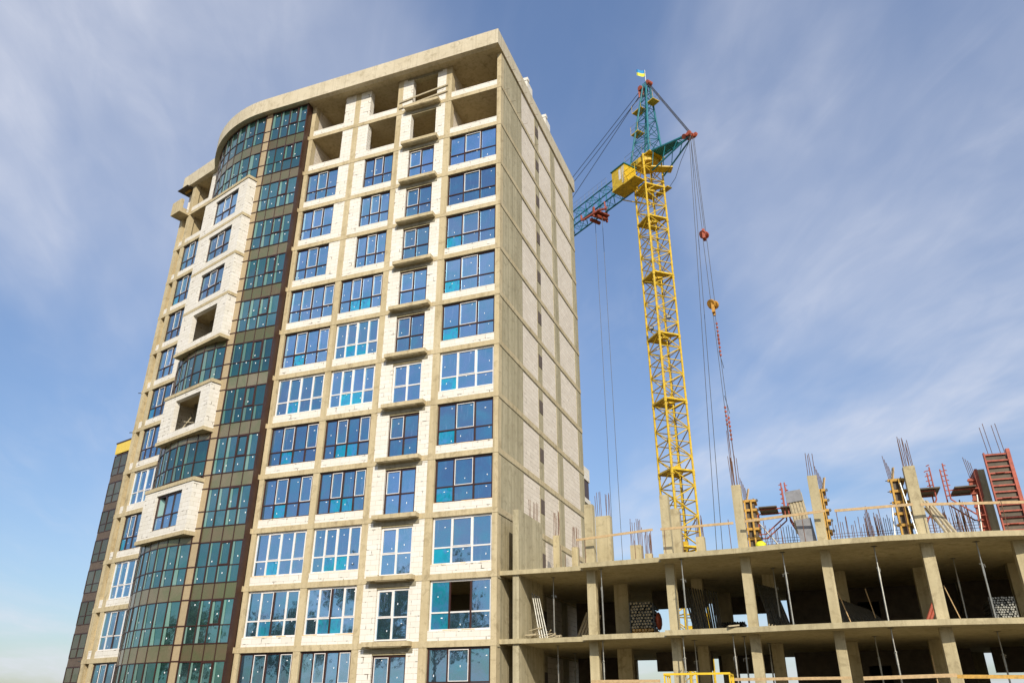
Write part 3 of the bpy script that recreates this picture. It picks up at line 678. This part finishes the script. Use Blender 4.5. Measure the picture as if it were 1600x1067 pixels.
plank('guard_plank', 'wooden guard plank from the rebar fence to the fifth front column', (14.95,-1.5,8.80), (17.75,-1.55,8.80), .10, .035, WOOD, posts=((15.0,-1.5,7.62,8.75),(17.4,-1.5,7.62,8.9)))
plank('guard_plank', 'wooden guard plank from the fifth column past the red formwork to the edge', (18.0,-1.6,8.76), (22.5,-1.1,8.60), .10, .035, WOOD, posts=((18.3,-1.5,7.62,8.7),(20.7,-1.4,7.62,8.7)))
plank('guard_plank', 'orange guard plank low between the first and second columns of the lower floor', (4.44,-.35,2.80), (7.35,-.5,2.78), .12, .04, WOOD)
plank('guard_plank', 'pale guard plank low between the third and fourth columns of the lower floor', (10.2,-1.2,2.78), (14.5,-1.7,2.76), .10, .04, WOOD)
plank('guard_plank', 'long orange guard plank low across the fifth column of the lower floor', (14.9,-1.7,2.74), (17.9,-1.75,2.80), .12, .04, WOOD)
plank('guard_plank', 'bright orange guard plank low at the right edge of the lower floor', (17.9,-1.70,2.76), (21.5,-1.4,2.70), .12, .04, YWOOD)

def timber_form(label, x, y, w, z0, z1, props=True):
    root = thing('timber_formwork', label, 'formwork', (x, y, z0))
    b = MB(); b.box(x, x+w, y, y+.03, z0, z1-.15); b.box(x+w-.03, x+w, y+.03, y+.55, z0, z1-.1); b.build('plywood', PLY_AND_SHADE, root)
    n = 6
    for i in range(n):
        z = z0+.12+(z1-z0-.4)*i/(n-1); b = MB(); b.box(x-.08, x+w+.08, y-.10, y-.001, z, z+.10); b.box(x+w+.001, x+w+.09, y, y+.62, z-.02, z+.08); b.build('waler', YWOOD, root)
        b = MB(); b.tube((x+w+.18,y-.05,z+.05),(x-.16,y-.05,z+.05),.018,5); b.box(x+w+.10,x+w+.16,y-.1,y,z,z+.1); b.build('tie_rod', DSTEEL, root)
    for xx in (x+.04, x+w-.12):
        b = MB(); b.bar((xx,y-.14,z0),(xx,y-.14,z1-.2),.08,.07); b.build('stud', YWOOD, root)
    b = MB(); b.bar((x+.1,y+.1,z1-.3),(x+.25,y+.2,z1+.35),.12,.04); b.build('loose_board', WOOD, root)
    for i in range(4):
        b = MB(); b.tube((x+.05+.05*i,y+.3,z1-.5),(x-.05+.05*i,y+.3,z1+.9-.15*i),.012,4); b.build('rebar', REBAR, root)
    if props:
        b = MB(); b.tube((x+w+.1,y,z0+1.2),(x+w+.9,y-.3,z0),.03,6); b.build('brace', STEEL, root)
timber_form('yellow timber column formwork standing right of the third front column', 11.46, -.2, .42, 7.62, 10.0)
timber_form('yellow timber column formwork standing left of the fifth front column', 17.22, -.55, .45, 7.62, 10.25, False)
timber_form('narrow timber formwork hugging the right side of the fourth front column', 14.57, -.55, .12, 7.62, 10.1, False)
root = thing('raking_strut', 'steel raking strut left of the yellow formwork beside the fifth front column', 'strut', (16.9,-.9,7.62)); b = MB(); b.tube((16.95,-.9,7.63),(17.1,-.7,9.0),.03,6); b.build('tube', STEEL, root); b = MB(); b.box(16.87,17.03,-.98,-.82,7.62,7.64); b.build('base_plate', DSTEEL, root)
root = thing('raking_strut', 'bright steel strut crossing the front of the yellow formwork', 'strut', (17.75,-1.2,7.62)); b = MB(); b.tube((17.72,-1.2,7.63),(17.55,-.78,9.85),.028,6); b.build('tube', STEEL, root); b = MB(); b.box(17.64,17.8,-1.28,-1.12,7.62,7.64); b.build('base_plate', DSTEEL, root)
root = thing('raking_strut', 'steel strut standing left of the dark red formwork side', 'strut', (19.95,-.7,7.62)); b = MB(); b.tube((19.95,-.7,7.63),(20.15,-.5,9.2),.03,6); b.build('tube', STEEL, root); b = MB(); b.box(19.87,20.03,-.78,-.62,7.62,7.64); b.build('base_plate', DSTEEL, root)

def bracket(label, x, y, sgn, z=9.55, h=1.1, reach=1.15):
    root = thing('scaffold_bracket', label, 'bracket', (x, y, 7.62), 'salmon red scaffold brackets on the deck')
    for dy in (0, .9):
        b = MB(); xe = x+sgn*reach
        b.tube((x,y+dy,z),(xe,y+dy,z),.03,6); b.tube((xe,y+dy,z-.35),(xe,y+dy,z+h),.03,6); b.tube((xe,y+dy,z-.35),(x+sgn*.25,y+dy,z-1.05),.03,6); b.tube((x,y+dy,z+.1),(x,y+dy,z-1.1),.03,6)
        b.tube((x,y+dy,z-1.05),(x+sgn*.3,y+dy,z-1.05),.025,6); b.build('arm', PINKR, root)
        for k in range(5): 
            b = MB(); b.tube((xe-sgn*.10,y+dy,z+.2+k*.2),(xe+sgn*.02,y+dy,z+.24+k*.2),.02,5); b.build('hook', PINKR, root)
    b = MB(); b.box(min(x+sgn*.1,x+sgn*.85),max(x+sgn*.1,x+sgn*.85),y-.2,y+1.3,z+.04,z+.09); b.build('platform', PLY_AND_SHADE, root)
bracket('salmon red bracket with dark platform right of the third column', 11.9, .6, 1)
bracket('salmon red bracket left of the grey wall panel, facing the gap', 13.75, .6, -1, 9.5, 1.15, .55)
bracket('salmon red bracket right of the fifth column above the leaning planks', 18.15, -.1, 1, 9.6, .95, .65)
bracket('largest salmon red bracket left of the red formwork tower', 20.35, -.1, -1, 9.55, 1.1, 1.05)

root = thing('wall_panel', 'pale wall form panel with grey boards standing left of the fourth front column', 'panel', (13.7,.4,7.62))
Mp = Matrix.Translation(Vector((13.55,-.62,7.62))) @ Matrix.Rotation(R(-6), 4, 'Y')
b = MB(Mp); b.box(-.08,.52,.0,.15,.6,2.2); b.build('pale_board', WOOD2, root)
b = MB(Mp); b.box(-.14,.5,-.07,.0,1.85,2.32); b.build('grey_board', GREYP, root)
b = MB(Mp); b.box(-.02,.6,-.09,-.03,.0,1.1); b.build('grey_board', GREYP, root)
b = MB(Mp)
for i in range(5): b.box(-.04+i*.12,.02+i*.12,-.03,.0,1.1,1.85)
b.build('batten', WOOD2, root)

root = thing('steel_formwork', 'tall red steel column formwork with ladder-like ribs at the right edge', 'formwork', (21.1,-.5,7.62))
Mx = frameM((20.74,-.62,0), R(3))
b = MB(Mx); b.box(0,.72,0,.05,7.64,10.72); b.box(.72,.78,.0,.75,7.64,10.6); b.build('plywood', PLY_AND_SHADE, root)
for i in range(13):
    z = 7.72+i*.243; b = MB(Mx); b.box(-.02,.74,-.07,-.001,z,z+.055)
    if i % 4 == 1: b.tube((.2,-.09,z+.03),(.5,-.09,z+.03),.02,6)
    b.build('rib', PINKR, root)
for xx, w, zt in ((-.06,.05,10.75),(.74,.13,10.85)):
    b = MB(Mx); b.box(xx,xx+w,-.10,.04,7.62,zt); b.build('edge_post', PINKR, root)
for j, h in enumerate((1.2,1.35,1.25,1.3)):
    b = MB(); b.tube((20.95+j*.14+(.15 if j>1 else 0),-.3,10.6),(20.88+j*.14+(.15 if j>1 else 0),-.3,10.7+h),.012,4); b.build('rebar', REBAR, root)
root = thing('steel_formwork', 'dark red steel formwork side behind the tall red one, left of it', 'formwork', (20.4,.2,7.62))
b = MB(); b.box(20.42,20.72,.0,.3,7.63,10.3); b.build('concrete_core', CONC3, root)
b = MB(); b.box(20.1,20.4,.1,.2,7.63,10.0); b.box(20.33,20.41,-.1,.9,7.63,10.25); b.build('side_panel', REDP, root)
for i in range(9):
    b = MB(); b.box(20.05,20.34,.03,.1,7.8+i*.26,7.86+i*.26); b.build('rib', REDP, root)
b = MB(); b.box(20.36,20.46,-.06,.0,9.2,10.32); b.build('edge_post', PINKR, root)
for j in range(4):
    b = MB(); b.tube((20.2+j*.06,.2,10.0),(20.12+j*.07,.2,10.9-.08*j),.012,4); b.build('rebar', REBAR, root)

def fence(label, x0, x1, y, n, h0, h1, hor=5, dense=None):
    root = thing('rebar_grid', label, 'rebar', ((x0+x1)/2, y, 7.62), 'rebar grids standing on the deck')
    for i in range(n):
        x = x0+(x1-x0)*i/(n-1)+rnd.uniform(-.03,.03); b = MB(); b.tube((x,y,7.6),(x+rnd.uniform(-.03,.03),y,7.62+rnd.uniform(h0,h1)),.012,4); b.build('vertical_bar', REBAR, root)
    for k in range(hor):
        b = MB(); z = 7.75+k*.12; b.tube((x0-.1,y+.02,z),(x1+.1,y+.02,z+rnd.uniform(-.02,.02)),.008,4); b.build('horizontal_bar', REBAR, root)
    if dense:
        for i in range(dense[2]):
            x = rnd.uniform(dense[0],dense[1]); b = MB(); b.tube((x,y+rnd.uniform(-.3,.3),7.6),(x-.05,y,7.62+rnd.uniform(1.1,1.65)),.013,4); b.build('dense_bar', REBAR, root)
fence('rebar grid on the deck between the yellow formwork and the grey panel', 11.95, 13.55, .2, 19, .9, 1.2)
fence('longer rebar grid with a dense bundle at its right end, left of fifth column', 14.85, 17.2, .2, 26, .8, 1.3, 5, (16.1,16.75,14))
fence('rebar grid with a thick bundle between the leaning planks and the red formwork', 18.3, 20.3, .4, 20, .8, 1.4, 6, (19.0,19.9,24))
for i, (x, xx) in enumerate(((18.25,.0),(18.42,.05),(18.58,.1),(18.34,.2))):
    pole('pale_plank', 'pale plank in the leaning bundle right of the fifth column on the deck', 'plank', (x+.48,-1.25+xx,7.64), (x-.08,-.75+xx,9.2-.12*i), .055, WOOD2, 'pale planks leaning on the fifth column', True)
b = MB(); b.sphere((11.97,-.9,7.78),.2,0,10,(1.1,.9,.85)); b.sphere((12.05,-.85,7.72),.14,0,8); tag(b.build('plastic_sack', SACK, smooth=True), 'small fluorescent yellow sack at the foot of the timber formwork', 'sack')
root = thing('tool_crate', 'low red and white crate on the deck near the foot of the crane', 'crate', (9.0,8,7.62)); b = MB(); b.box(8.66,9.28,8,8.6,7.62,9.35-.5); b.build('body', REDP, root); b = MB(); b.box(8.64,8.95,7.97,8.0,8.5,8.86); b.box(8.62,9.32,7.96,8.64,8.851,8.9); b.build('lid', WHITE, root)

# yellow railing on its platform, bottom edge
root = thing('steel_platform', 'yellow steel platform railing rising at the bottom edge below the second column', 'platform', (9.4,-3.4,0))
b = MB(); b.box(8.1,10.6,-4,-2.9,1.55,1.65); b.build('deck', DSTEEL, root)
for x in (8.15,10.5):
    for y in (-3.95,-2.95): b = MB(); b.bar((x,y,0),(x,y,1.55),.08,.08); b.build('leg', YEL, root)
b = MB()
for x in (8.2,9.35,10.5): b.bar((x,-4,1.65),(x,-4,2.86),.07,.05)
for x in (8.2,10.5): b.bar((x,-2.95,1.65),(x,-2.95,2.86),.06,.05); b.bar((x,-4,2.86),(x,-2.95,2.86),.05,.06); b.bar((x,-3.4,1.65),(x,-3.4,2.86),.04,.04)
b.bar((8.17,-4,2.88),(10.53,-4,2.88),.07,.07); b.build('railing', YEL, root)

# ================================================================== TOWER CRANE
crane = thing('tower_crane', 'yellow lattice tower crane with teal top, jib and yellow cab behind the frame building', 'crane', (4.55,27.0,0))
MC = Vector((4.55,27.0,0)); HB = 1.0; TOP = 50.3
jaz = R(-54.9); jd = Vector((math.sin(jaz), math.cos(jaz), 0)); jn = Vector((jd.y, -jd.x, 0))     # jn points away from the camera side
ma = R(-(-54.9)) 
cx_ = Vector((math.cos(R(4)+R(45)), math.sin(R(4)+R(45)), 0))
def leg(i): a = R(-90-4+90*i); return Vector((math.cos(a), math.sin(a), 0))*1.40
def cp(i, z): return MC + leg(i) + Vector((0,0,z))
for i in range(4):
    b = MB(); b.tube(cp(i,0), cp(i,TOP), .095, 8)
    for z in range(1, 9): b.tube(cp(i,z*6.05+.7-.18), cp(i,z*6.05+.7+.18), .125, 8)
    b.build('mast_leg', YCRANE, crane)
PZ = [6.9,13.05,19.05,25.05,31.1,37.15,43.2]
z = .9; levels = [.2]
b = MB(); zz = .9
bz = [0.8]
for a_, c_ in zip([0.8]+PZ, PZ+[TOP]):
    for k in range(5): bz.append(a_+(c_-a_)*(k+1)/5)
for j in range(len(bz)-1):
    for i in range(4):
        p, q = (cp(i,bz[j]), cp((i+1)%4,bz[j+1])) if (i+j) % 2 else (cp((i+1)%4,bz[j]), cp(i,bz[j+1]))
        b.tube(p, q, .048, 5); b.tube(cp(i,bz[j+1]), cp((i+1)%4,bz[j+1]), .05, 5)
b.build('mast_bracing', YCRANE, crane)
for z in PZ+[46.8]:
    b = MB(); P = [cp(i,z)+leg(i)*.06 for i in range(4)]
    Q = [MC+Vector((0,0,z))+leg(i)*.42 for i in range(4)]
    for i in range(4):
        if i != 1: j_ = (i+1)%4; b.add([P[i],P[j_],Q[j_],Q[i]]+[p-Vector((0,0,.05)) for p in (P[i],P[j_],Q[j_],Q[i])], [(0,1,2,3),(7,6,5,4),(0,4,5,1),(1,5,6,2),(2,6,7,3),(3,7,4,0)])
    b.bar(P[0],P[2],.06,.1); b.bar(P[1],P[3],.06,.1)
    for i in range(4): b.bar(P[i],P[(i+1)%4],.08,.14)
    c = MC+Vector((.1,.2,z)); b.box(c.x-.3,c.x+.3,c.y-.25,c.y+.25,z,z+.55)
    b.build('platform', YCRANE, crane)
b = MB()
for sx in (-.2,.2): b.tube(MC+Vector((sx,.1,.5)), MC+Vector((sx,.1,TOP)), .022, 4)
zz = .6
while zz < TOP: b.tube(MC+Vector((-.2,.1,zz)), MC+Vector((.2,.1,zz)), .014, 4); zz += .4
b.build('ladder', YCRANE, crane)
b = MB(); b.tube(MC+Vector((.35,.3,.2)), MC+Vector((.35,.3,TOP)), .04, 6); b.build('power_cable', CABLE, crane)
for (sx, zt) in ((-.85,31.9),(.75,32.7)):
    p = MC+Vector((sx,-.75,zt)); b = MB(); b.box(p.x-.2,p.x+.2,p.y-.08,p.y+.08,p.z-.16,p.z+.16); b.box(p.x-.15,p.x+.15,p.y-.1,p.y-.08,p.z-.11,p.z+.11,1); b.box(p.x-.03,p.x+.03,p.y-.05,p.y+.05,p.z-.35,p.z-.16); b.build('floodlight', [DARK, STEEL], crane)
# base frame
b = MB()
for i in range(4): b.bar(cp(i,.3)*1.0, cp(i,.3)+leg(i)*1.6, .4, .4)
b.box(MC.x-2,MC.x+2,MC.y-2,MC.y+2,.1,.9); b.build('base_frame', YCRANE, crane)
def jp(s, z, lat=0): return MC + jd*s + jn*lat + Vector((0,0,z))
# slewing deck and cab
b = MB()
for s0,s1,l0,l1 in ((-1.45,1.45,-1.0,1.0),):
    v = [jp(s0,50.3,l0),jp(s1,50.3,l0),jp(s1,50.3,l1),jp(s0,50.3,l1)]; b.add(v+[p+Vector((0,0,.12)) for p in v], [(3,2,1,0),(4,5,6,7),(0,1,5,4),(1,2,6,5),(2,3,7,6),(3,0,4,7)])
for i in range(8):
    a = i/8*2*math.pi; b.tube(MC+Vector((math.cos(a)*1.05,math.sin(a)*1.05,49.6)), MC+Vector((math.cos(a+.785)*1.05,math.sin(a+.785)*1.05,50.3)), .04, 5)
b.tube(MC+Vector((0,0,49.7)), MC+Vector((0,0,50.25)), 1.15, 20)
b.build('slewing_ring', YCRANE, crane)
def obox(b, s0, s1, l0, l1, z0, z1, mi=0):
    v = [jp(s0,z0,l0),jp(s1,z0,l0),jp(s1,z0,l1),jp(s0,z0,l1),jp(s0,z1,l0),jp(s1,z1,l0),jp(s1,z1,l1),jp(s0,z1,l1)]
    b.add(v, [(3,2,1,0),(4,5,6,7),(0,1,5,4),(1,2,6,5),(2,3,7,6),(3,0,4,7)], mi)
L0, L1 = (1.1, 2.9)      # lateral range, towards the camera side (sign fixed below)
sg = -1 if (Vector((13.9,-34.4,0))-MC).dot(jn) < 0 else 1
def ob(b, s0, s1, a, c, z0, z1, mi=0): obox(b, s0, s1, min(sg*a,sg*c), max(sg*a,sg*c), z0, z1, mi)
b = MB(); ob(b,.55,2.45,1.0,2.6,47.1,47.22); ob(b,.6,2.4,1.05,2.55,47.22,49.4); ob(b,.5,2.5,.95,2.65,49.4,49.48,1)
cab = b.build('cab', [YCRANE, TEAL], crane)
b = MB(); ob(b,2.405,2.42,1.3,2.35,47.45,48.2); ob(b,2.405,2.42,1.3,2.35,48.35,49.2); b.build('window', PALE, cab)
b = MB(); ob(b,.65,1.0,2.555,2.57,47.35,49.25); b.build('door', CABW, cab)
b = MB(); ob(b,1.12,1.4,2.555,2.57,47.9,49.1); b.build('side_panel', WHITE, cab)
b = MB(); ob(b,-.9,.68,1.4,2.7,46.9,47.0)
for s in (-.9,-.15,.62): b.tube(jp(s,46.9,sg*2.65), jp(s,48.3,sg*2.65), .03, 5)
for zz in (47.6,48.3): b.tube(jp(-.9,zz,sg*2.65), jp(.62,zz,sg*2.65), .03, 5); b.tube(jp(-.9,zz,sg*1.4), jp(-.9,zz,sg*2.65), .03, 5)
b.tube(jp(.7,46.9,sg*1.0), MC+Vector((0,0,45.2)), .06, 6); b.tube(jp(2.6,46.9,sg*1.1), MC+Vector((0,0,45.2)), .06, 6)
b.build('cab_walkway', YCRANE, crane)
b = MB(); b.bar(jp(-2.3,48.3,sg*-.9),jp(-1.2,48.3,sg*.9),.9,.12); b.bar(jp(-1.5,46.9,-1.2*sg),jp(.2,46.9,-1.2*sg),.6,.1); b.build('service_platform', YCRANE, crane)
b = MB()
for s in (-1.8,-.6,.6,1.8):
    for l in (-1.2,1.2): b.tube(jp(s,50.4,l), jp(s,51.5,l), .02, 4)
for l in (-1.2,1.2):
    for zz in (50.95,51.5): b.tube(jp(-1.8,zz,l), jp(1.8,zz,l), .02, 4)
b.build('deck_railing', STEEL, crane)
# apex
b = MB(); A0 = [jp(s,50.4,l) for s, l in ((-1.3,-.95),(1.3,-.95),(1.3,.95),(-1.3,.95))]; A1 = [jp(s-.9,59.7,l) for s, l in ((-.2,-.22),(.2,-.22),(.2,.22),(-.2,.22))]
for p, q in zip(A0, A1): b.tube(p, q, .10, 7)
n = 8
for j in range(n):
    t0, t1 = j/n, (j+1)/n
    for i in range(4):
        p = A0[i].lerp(A1[i],t0); q = A0[(i+1)%4].lerp(A1[(i+1)%4],t1); p2 = A0[(i+1)%4].lerp(A1[(i+1)%4],t0); q2 = A0[i].lerp(A1[i],t1)
        b.tube(p, q, .035, 5) if (i+j) % 2 else b.tube(p2, q2, .035, 5); b.tube(q2, q, .035, 5)
b.build('apex_tower', TEAL, crane)
b = MB()
for sx in (-.15,.15): b.tube(jp(-.6+sx,50.5,sg*.3), jp(-.85+sx*.5,59.4,sg*.1), .02, 4)
for j in range(22): b.tube(jp(-.75-.012*j,50.9+j*.39,sg*.29), jp(-.45-.012*j,50.9+j*.39,sg*.29), .015, 4)
b.build('apex_ladder', TEAL, crane)
for s, l, z, w in ((.35,0,56.9,.7),(-1.6,0,56.7,.5),(.6,sg*.3,54.0,.55)):
    b = MB(); obox(b, s-w/1.1, s+w/1.1, l-.45, l+.45, z, z+.09)
    for ss in (s-w/1.1, s+w/1.1):
        for ll in (l-.45, l+.45): b.tube(jp(ss,z,ll), jp(ss,z+1.05,ll), .016, 4)
    for zz in (.55,1.05):
        b.tube(jp(s-w/1.1,z+zz,l-.45), jp(s+w/1.1,z+zz,l-.45), .014, 4); b.tube(jp(s-w/1.1,z+zz,l+.45), jp(s+w/1.1,z+zz,l+.45), .014, 4)
    b.build('apex_platform', YCRANE, crane)
b = MB(); b.sphere(jp(-.3,58.9,0),.42,0,8,(.8,.8,1.3)); b.tube(jp(-.2,58.2,-.4), jp(-.2,59.6,-.4), .08, 6); b.tube(jp(-.4,59.3,-.5), jp(-.4,59.3,.5), .28, 12); b.tube(jp(-1.3,59.5,-.3), jp(-1.3,59.5,.3), .26, 12); b.build('apex_pulley', REDP, crane)
b = MB(); b.tube(jp(-.9,59.6,0), jp(-.9,61.6,0), .025, 6); fp = b.build('flag_pole', STEEL, crane)
b = MB(); fl = []
p0 = jp(-.9,61.6,0)
for i in range(7):
    t = i/6; wv = math.sin(t*6)*.14
    for j in range(3): fl.append(p0 + Vector((-.8*t+.05*math.sin(t*5), wv, -.42*j + .28*t + .08*math.sin(t*6+1))))
for i in range(6):
    for j in range(2): b.add([fl[i*3+j],fl[i*3+j+1],fl[(i+1)*3+j+1],fl[(i+1)*3+j]], [(0,1,2,3)], j)
b.build('flag', [FLAGB, FLAGY], fp)
# jib: two lower chords, one upper
b = MB(); JL = 29.; n = 26; s0 = 1.1
def ch(s, w): 
    return {'a': jp(s,48.75,-.62), 'b': jp(s,48.75,.62), 'c': jp(s,50.75,-.5), 'd': jp(s,50.75,.5)}[w]
for w in 'ab': b.tube(ch(s0,w), ch(s0+JL,w), .085, 6)
for w in 'cd': b.tube(ch(s0,w), ch(s0+JL,w), .07, 6)
for i in range(n):
    sa, sb_ = s0+JL*i/n, s0+JL*(i+1)/n
    for lo, hi in (('a','c'),('b','d'),('a','b'),('c','d')):
        p, q = (ch(sa,lo), ch(sb_,hi)) if i % 2 else (ch(sa,hi), ch(sb_,lo)); b.tube(p, q, .032, 5); b.tube(ch(sb_,lo), ch(sb_,hi), .03, 5)
b.build('jib', TEAL, crane)
b = MB()
for i in range(14): b.tube(jp(5.5+i*.7,50.75,sg*.5), jp(5.5+i*.7,51.7,sg*.5), .014, 4)
for zz in (51.2,51.7): b.tube(jp(5.5,zz,sg*.5), jp(14.6,zz,sg*.5), .012, 4)
b.build('jib_railing', STEEL, crane)
b = MB(); obox(b, 6.7,7.8,-.8,.8,48.15,48.28); obox(b, 7.15,7.35,-.95,-.8,47.7,48.9); obox(b,7.15,7.35,.8,.95,47.7,49.6)
b.bar(jp(6.2,48.0,sg*.9), jp(8.6,48.25,sg*.9), .18, .18); b.bar(jp(8.6,48.2,sg*.9), jp(9.2,48.4,sg*.9), .16, .22); b.bar(jp(9.2,48.3,sg*.9), jp(9.25,49.0,sg*.9), .14, .15)
b.tube(jp(7.2,47.9,-.6), jp(7.2,47.9,.6), .22, 10); b.tube(jp(8.1,47.95,-.6), jp(8.1,47.95,.6), .2, 10); b.bar(jp(5.4,47.6,sg*.9),jp(6.6,48.1,sg*.9),.2,.16); b.bar(jp(5.4,47.6,sg*.9),jp(5.5,48.5,sg*.9),.12,.12)
b.build('trolley', REDP, crane)
for s in (7.0,8.1): 
    b = MB(); b.tube(jp(s,47.9,0), jp(s,1.2,0), .022, 5); b.build('hoist_rope', CABLE, crane)
for z1_, s1_, l in ((50.8,26.2,-.2),(50.8,25.2,.2),(50.8,16.3,0)):
    b = MB(); b.tube(jp(-.75,59.4,l), jp(s1_,z1_,l), .032, 5); b.build('pendant_cable', CABLE, crane)
# counter strut
T = jp(-5.85,49.6); b = MB()
for l in (-.75,.75): b.tube(jp(-.9,50.5,l), T+jn*l*.2, .12, 7); b.tube(jp(-1.3,48.1,l), T+jn*l*.2-Vector((0,0,.15)), .08, 7)
for i in range(7):
    t0, t1 = i/7, (i+1)/7
    def sp_(l, t, up): return (jp(-.9,50.5,l) if up else jp(-1.3,48.1,l)).lerp(T+jn*l*.2, t)
    b.tube(sp_(-.75,t0,1), sp_(.75,t1,1), .04, 5); b.tube(sp_(.75,t1,1), sp_(-.75,t1,1), .04, 5)
    if i < 5 and i % 2 == 0: b.tube(sp_(-.75,t0,0), sp_(-.75,t1,1), .04, 5); b.tube(sp_(.75,t0,0), sp_(.75,t1,1), .04, 5)
b.add([jp(-.9,50.45,-.6),jp(-.9,50.45,.6),jp(-4.2,49.9,.2),jp(-4.2,49.9,-.2)], [(0,1,2,3)])
b.build('counter_strut', TEAL, crane)
b = MB()
for i in range(6): b.tube(jp(-1.6-i*.62,50.35-.1*i,sg*-.55), jp(-1.6-i*.62,51.25-.1*i,sg*-.55), .014, 4)
b.tube(jp(-1.6,51.25,sg*-.55), jp(-4.7,50.75,sg*-.55), .014, 4); b.tube(jp(-1.6,50.8,sg*-.55), jp(-4.7,50.3,sg*-.55), .014, 4); b.build('strut_railing', STEEL, crane)
b = MB()
for s, l, r in ((0,-.35,.28),(.3,.0,.34),(-.05,.4,.3),(.55,-.3,.25),(.5,.35,.25),(.15,.15,.3)): b.tube(T+jd*s+jn*(l-.09)+Vector((0,0,rnd.uniform(-.12,.15))), T+jd*s+jn*(l+.09)+Vector((0,0,rnd.uniform(-.1,.1))), r, 12)
b.build('pulley_cluster', REDP, crane)
for l in (-.3,-.1,.12,.32): b = MB(); b.tube(jp(-1.2,59.5,l), T+jn*l, .026, 5); b.build('strut_cable', CABLE, crane)
b = MB(); pts = [T+Vector((0,0,-.2)), jp(-4.3,47.6), jp(-3.4,46.2), jp(-2.4,45.6), jp(-1.4,45.8)]
for p, q in zip(pts, pts[1:]): b.tube(p, q, .025, 5)
b.build('slack_cable', CABLE, crane)
base = MC+Vector((2.6,-1.0,1.0))
for p, q in ((T+jn*-.3, base+Vector((-.5,0,0))), (T+jn*-.1, base+Vector((0,.2,0)))):
    b = MB(); b.tube(p, q, .024, 5); b.build('hoist_rope', CABLE, crane)
# tackle: two ropes to the red block, then to the yellow block, chains and ropes to the ground
bz1, bz2 = 38.6, 31.8
for l in (-.14,.14,.3):
    b = MB(); b.tube(T+jn*l, T+jn*l+Vector((0,0,bz1-T.z)), .024, 5); b.build('tackle_rope', CABLE, crane)
for l in (-.2,.28):
    b = MB(); b.tube(T+jn*l+Vector((0,0,bz1-T.z)), T+jn*l+Vector((0,0,bz2-T.z)), .024, 5); b.build('tackle_rope', CABLE, crane)
def tz(z, s=0, l=0): return Vector((T.x,T.y,z))+jn*l+jd*s
b = MB()
for s, l in ((0,-.15),(.1,0),(0,.18)): b.tube(tz(bz1,s,l-.07), tz(bz1+.08,s,l+.07), .32, 12)
b.box(T.x-.12,T.x+.12,T.y-.3,T.y+.3,bz1-.45,bz1+.45); b.build('red_block', REDP, crane)
b = MB()
for s, l in ((0,-.2),(.1,0),(0,.2)): b.tube(tz(bz2,s,l-.08), tz(bz2+.08,s,l+.08), .36, 12)
b.box(T.x-.12,T.x+.12,T.y-.3,T.y+.3,bz2-.8,bz2+.3); b.tube(tz(bz2-.8),tz(bz2-1.0),.12,6); b.build('hook_block', HOOKM, crane)
for l in (-.12,.12):
    b = MB(); b.tube(tz(bz2-.8,0,l), tz(2,0,l*1.8), .022, 5); b.build('tackle_rope', CABLE, crane)
for zt, nl in ((30.1,6),(29.0,6),(22.8,5),(22.0,6)):
    b = MB()
    for k in range(nl): b.sphere(tz(zt-.34*k,0,.16 if nl == 6 else -.1), .10, 0, 6, (1,1,1.3))
    b.build('chain', PINKR, crane)
for zt in (27.6,23.8): b = MB(); b.tube(tz(zt,0,0), tz(zt-1.4,0,.35), .02, 4); b.build('loose_cable', CABLE, crane)

# ================================================================== trees mirrored in the lower windows
def tree(x, y, h, seed, label):
    r = random.Random(seed); root = thing('leafy_tree', label, 'tree', (x, y, 0), 'trees on the street side facing the tower')
    t = MB(); p = Vector((x,y,0)); tips = []
    top = Vector((x+r.uniform(-.4,.4), y+r.uniform(-.4,.4), h*.55)); t.tube(p, top, .24, 8, 0, .13); 
    for i in range(11):
        a = r.uniform(0,6.28); s = p.lerp(top, r.uniform(.55,1)); e = s + Vector((math.cos(a)*h*r.uniform(.14,.26), math.sin(a)*h*r.uniform(.14,.26), h*r.uniform(.12,.38))); t.tube(s, e, .08, 6, 0, .03); tips.append(e)
        for _ in range(2): m = s.lerp(e,.6); e2 = m+Vector((r.uniform(-1,1),r.uniform(-1,1),r.uniform(.2,1.3)))*h*.09; t.tube(m, e2, .04, 5, 0, .015); tips.append(e2)
    t.build('trunk', BARK, root); c = MB()
    for e in tips:
        for _ in range(120):
            d = Vector((r.gauss(0,1),r.gauss(0,1),r.gauss(0,.8)))*h*.055; q = e+d; n = Vector((r.gauss(0,1),r.gauss(0,1),r.gauss(0,1))).normalized(); a = n.orthogonal()*r.uniform(.10,.2); b_ = n.cross(a)*.8
            c.add([q-a, q-b_*.6, q+a, q+b_*.6], [(0,1,2,3)])
    c.build('crown', LEAF, root)
for i, (x, y, h, lab) in enumerate(((-21,-24,13,'tall leafy tree across from the tower front'),(-14.5,-22.5,12.8,'leafy tree across from the balcony windows'),(-27.5,-23,11,'leafy tree across from the curved glass'),(-34,-20,10.5,'shorter leafy tree across from the left facade'),(-42,-18,10,'leafy tree farthest left across the street'))):
    tree(x, y, h, 11+i, lab)
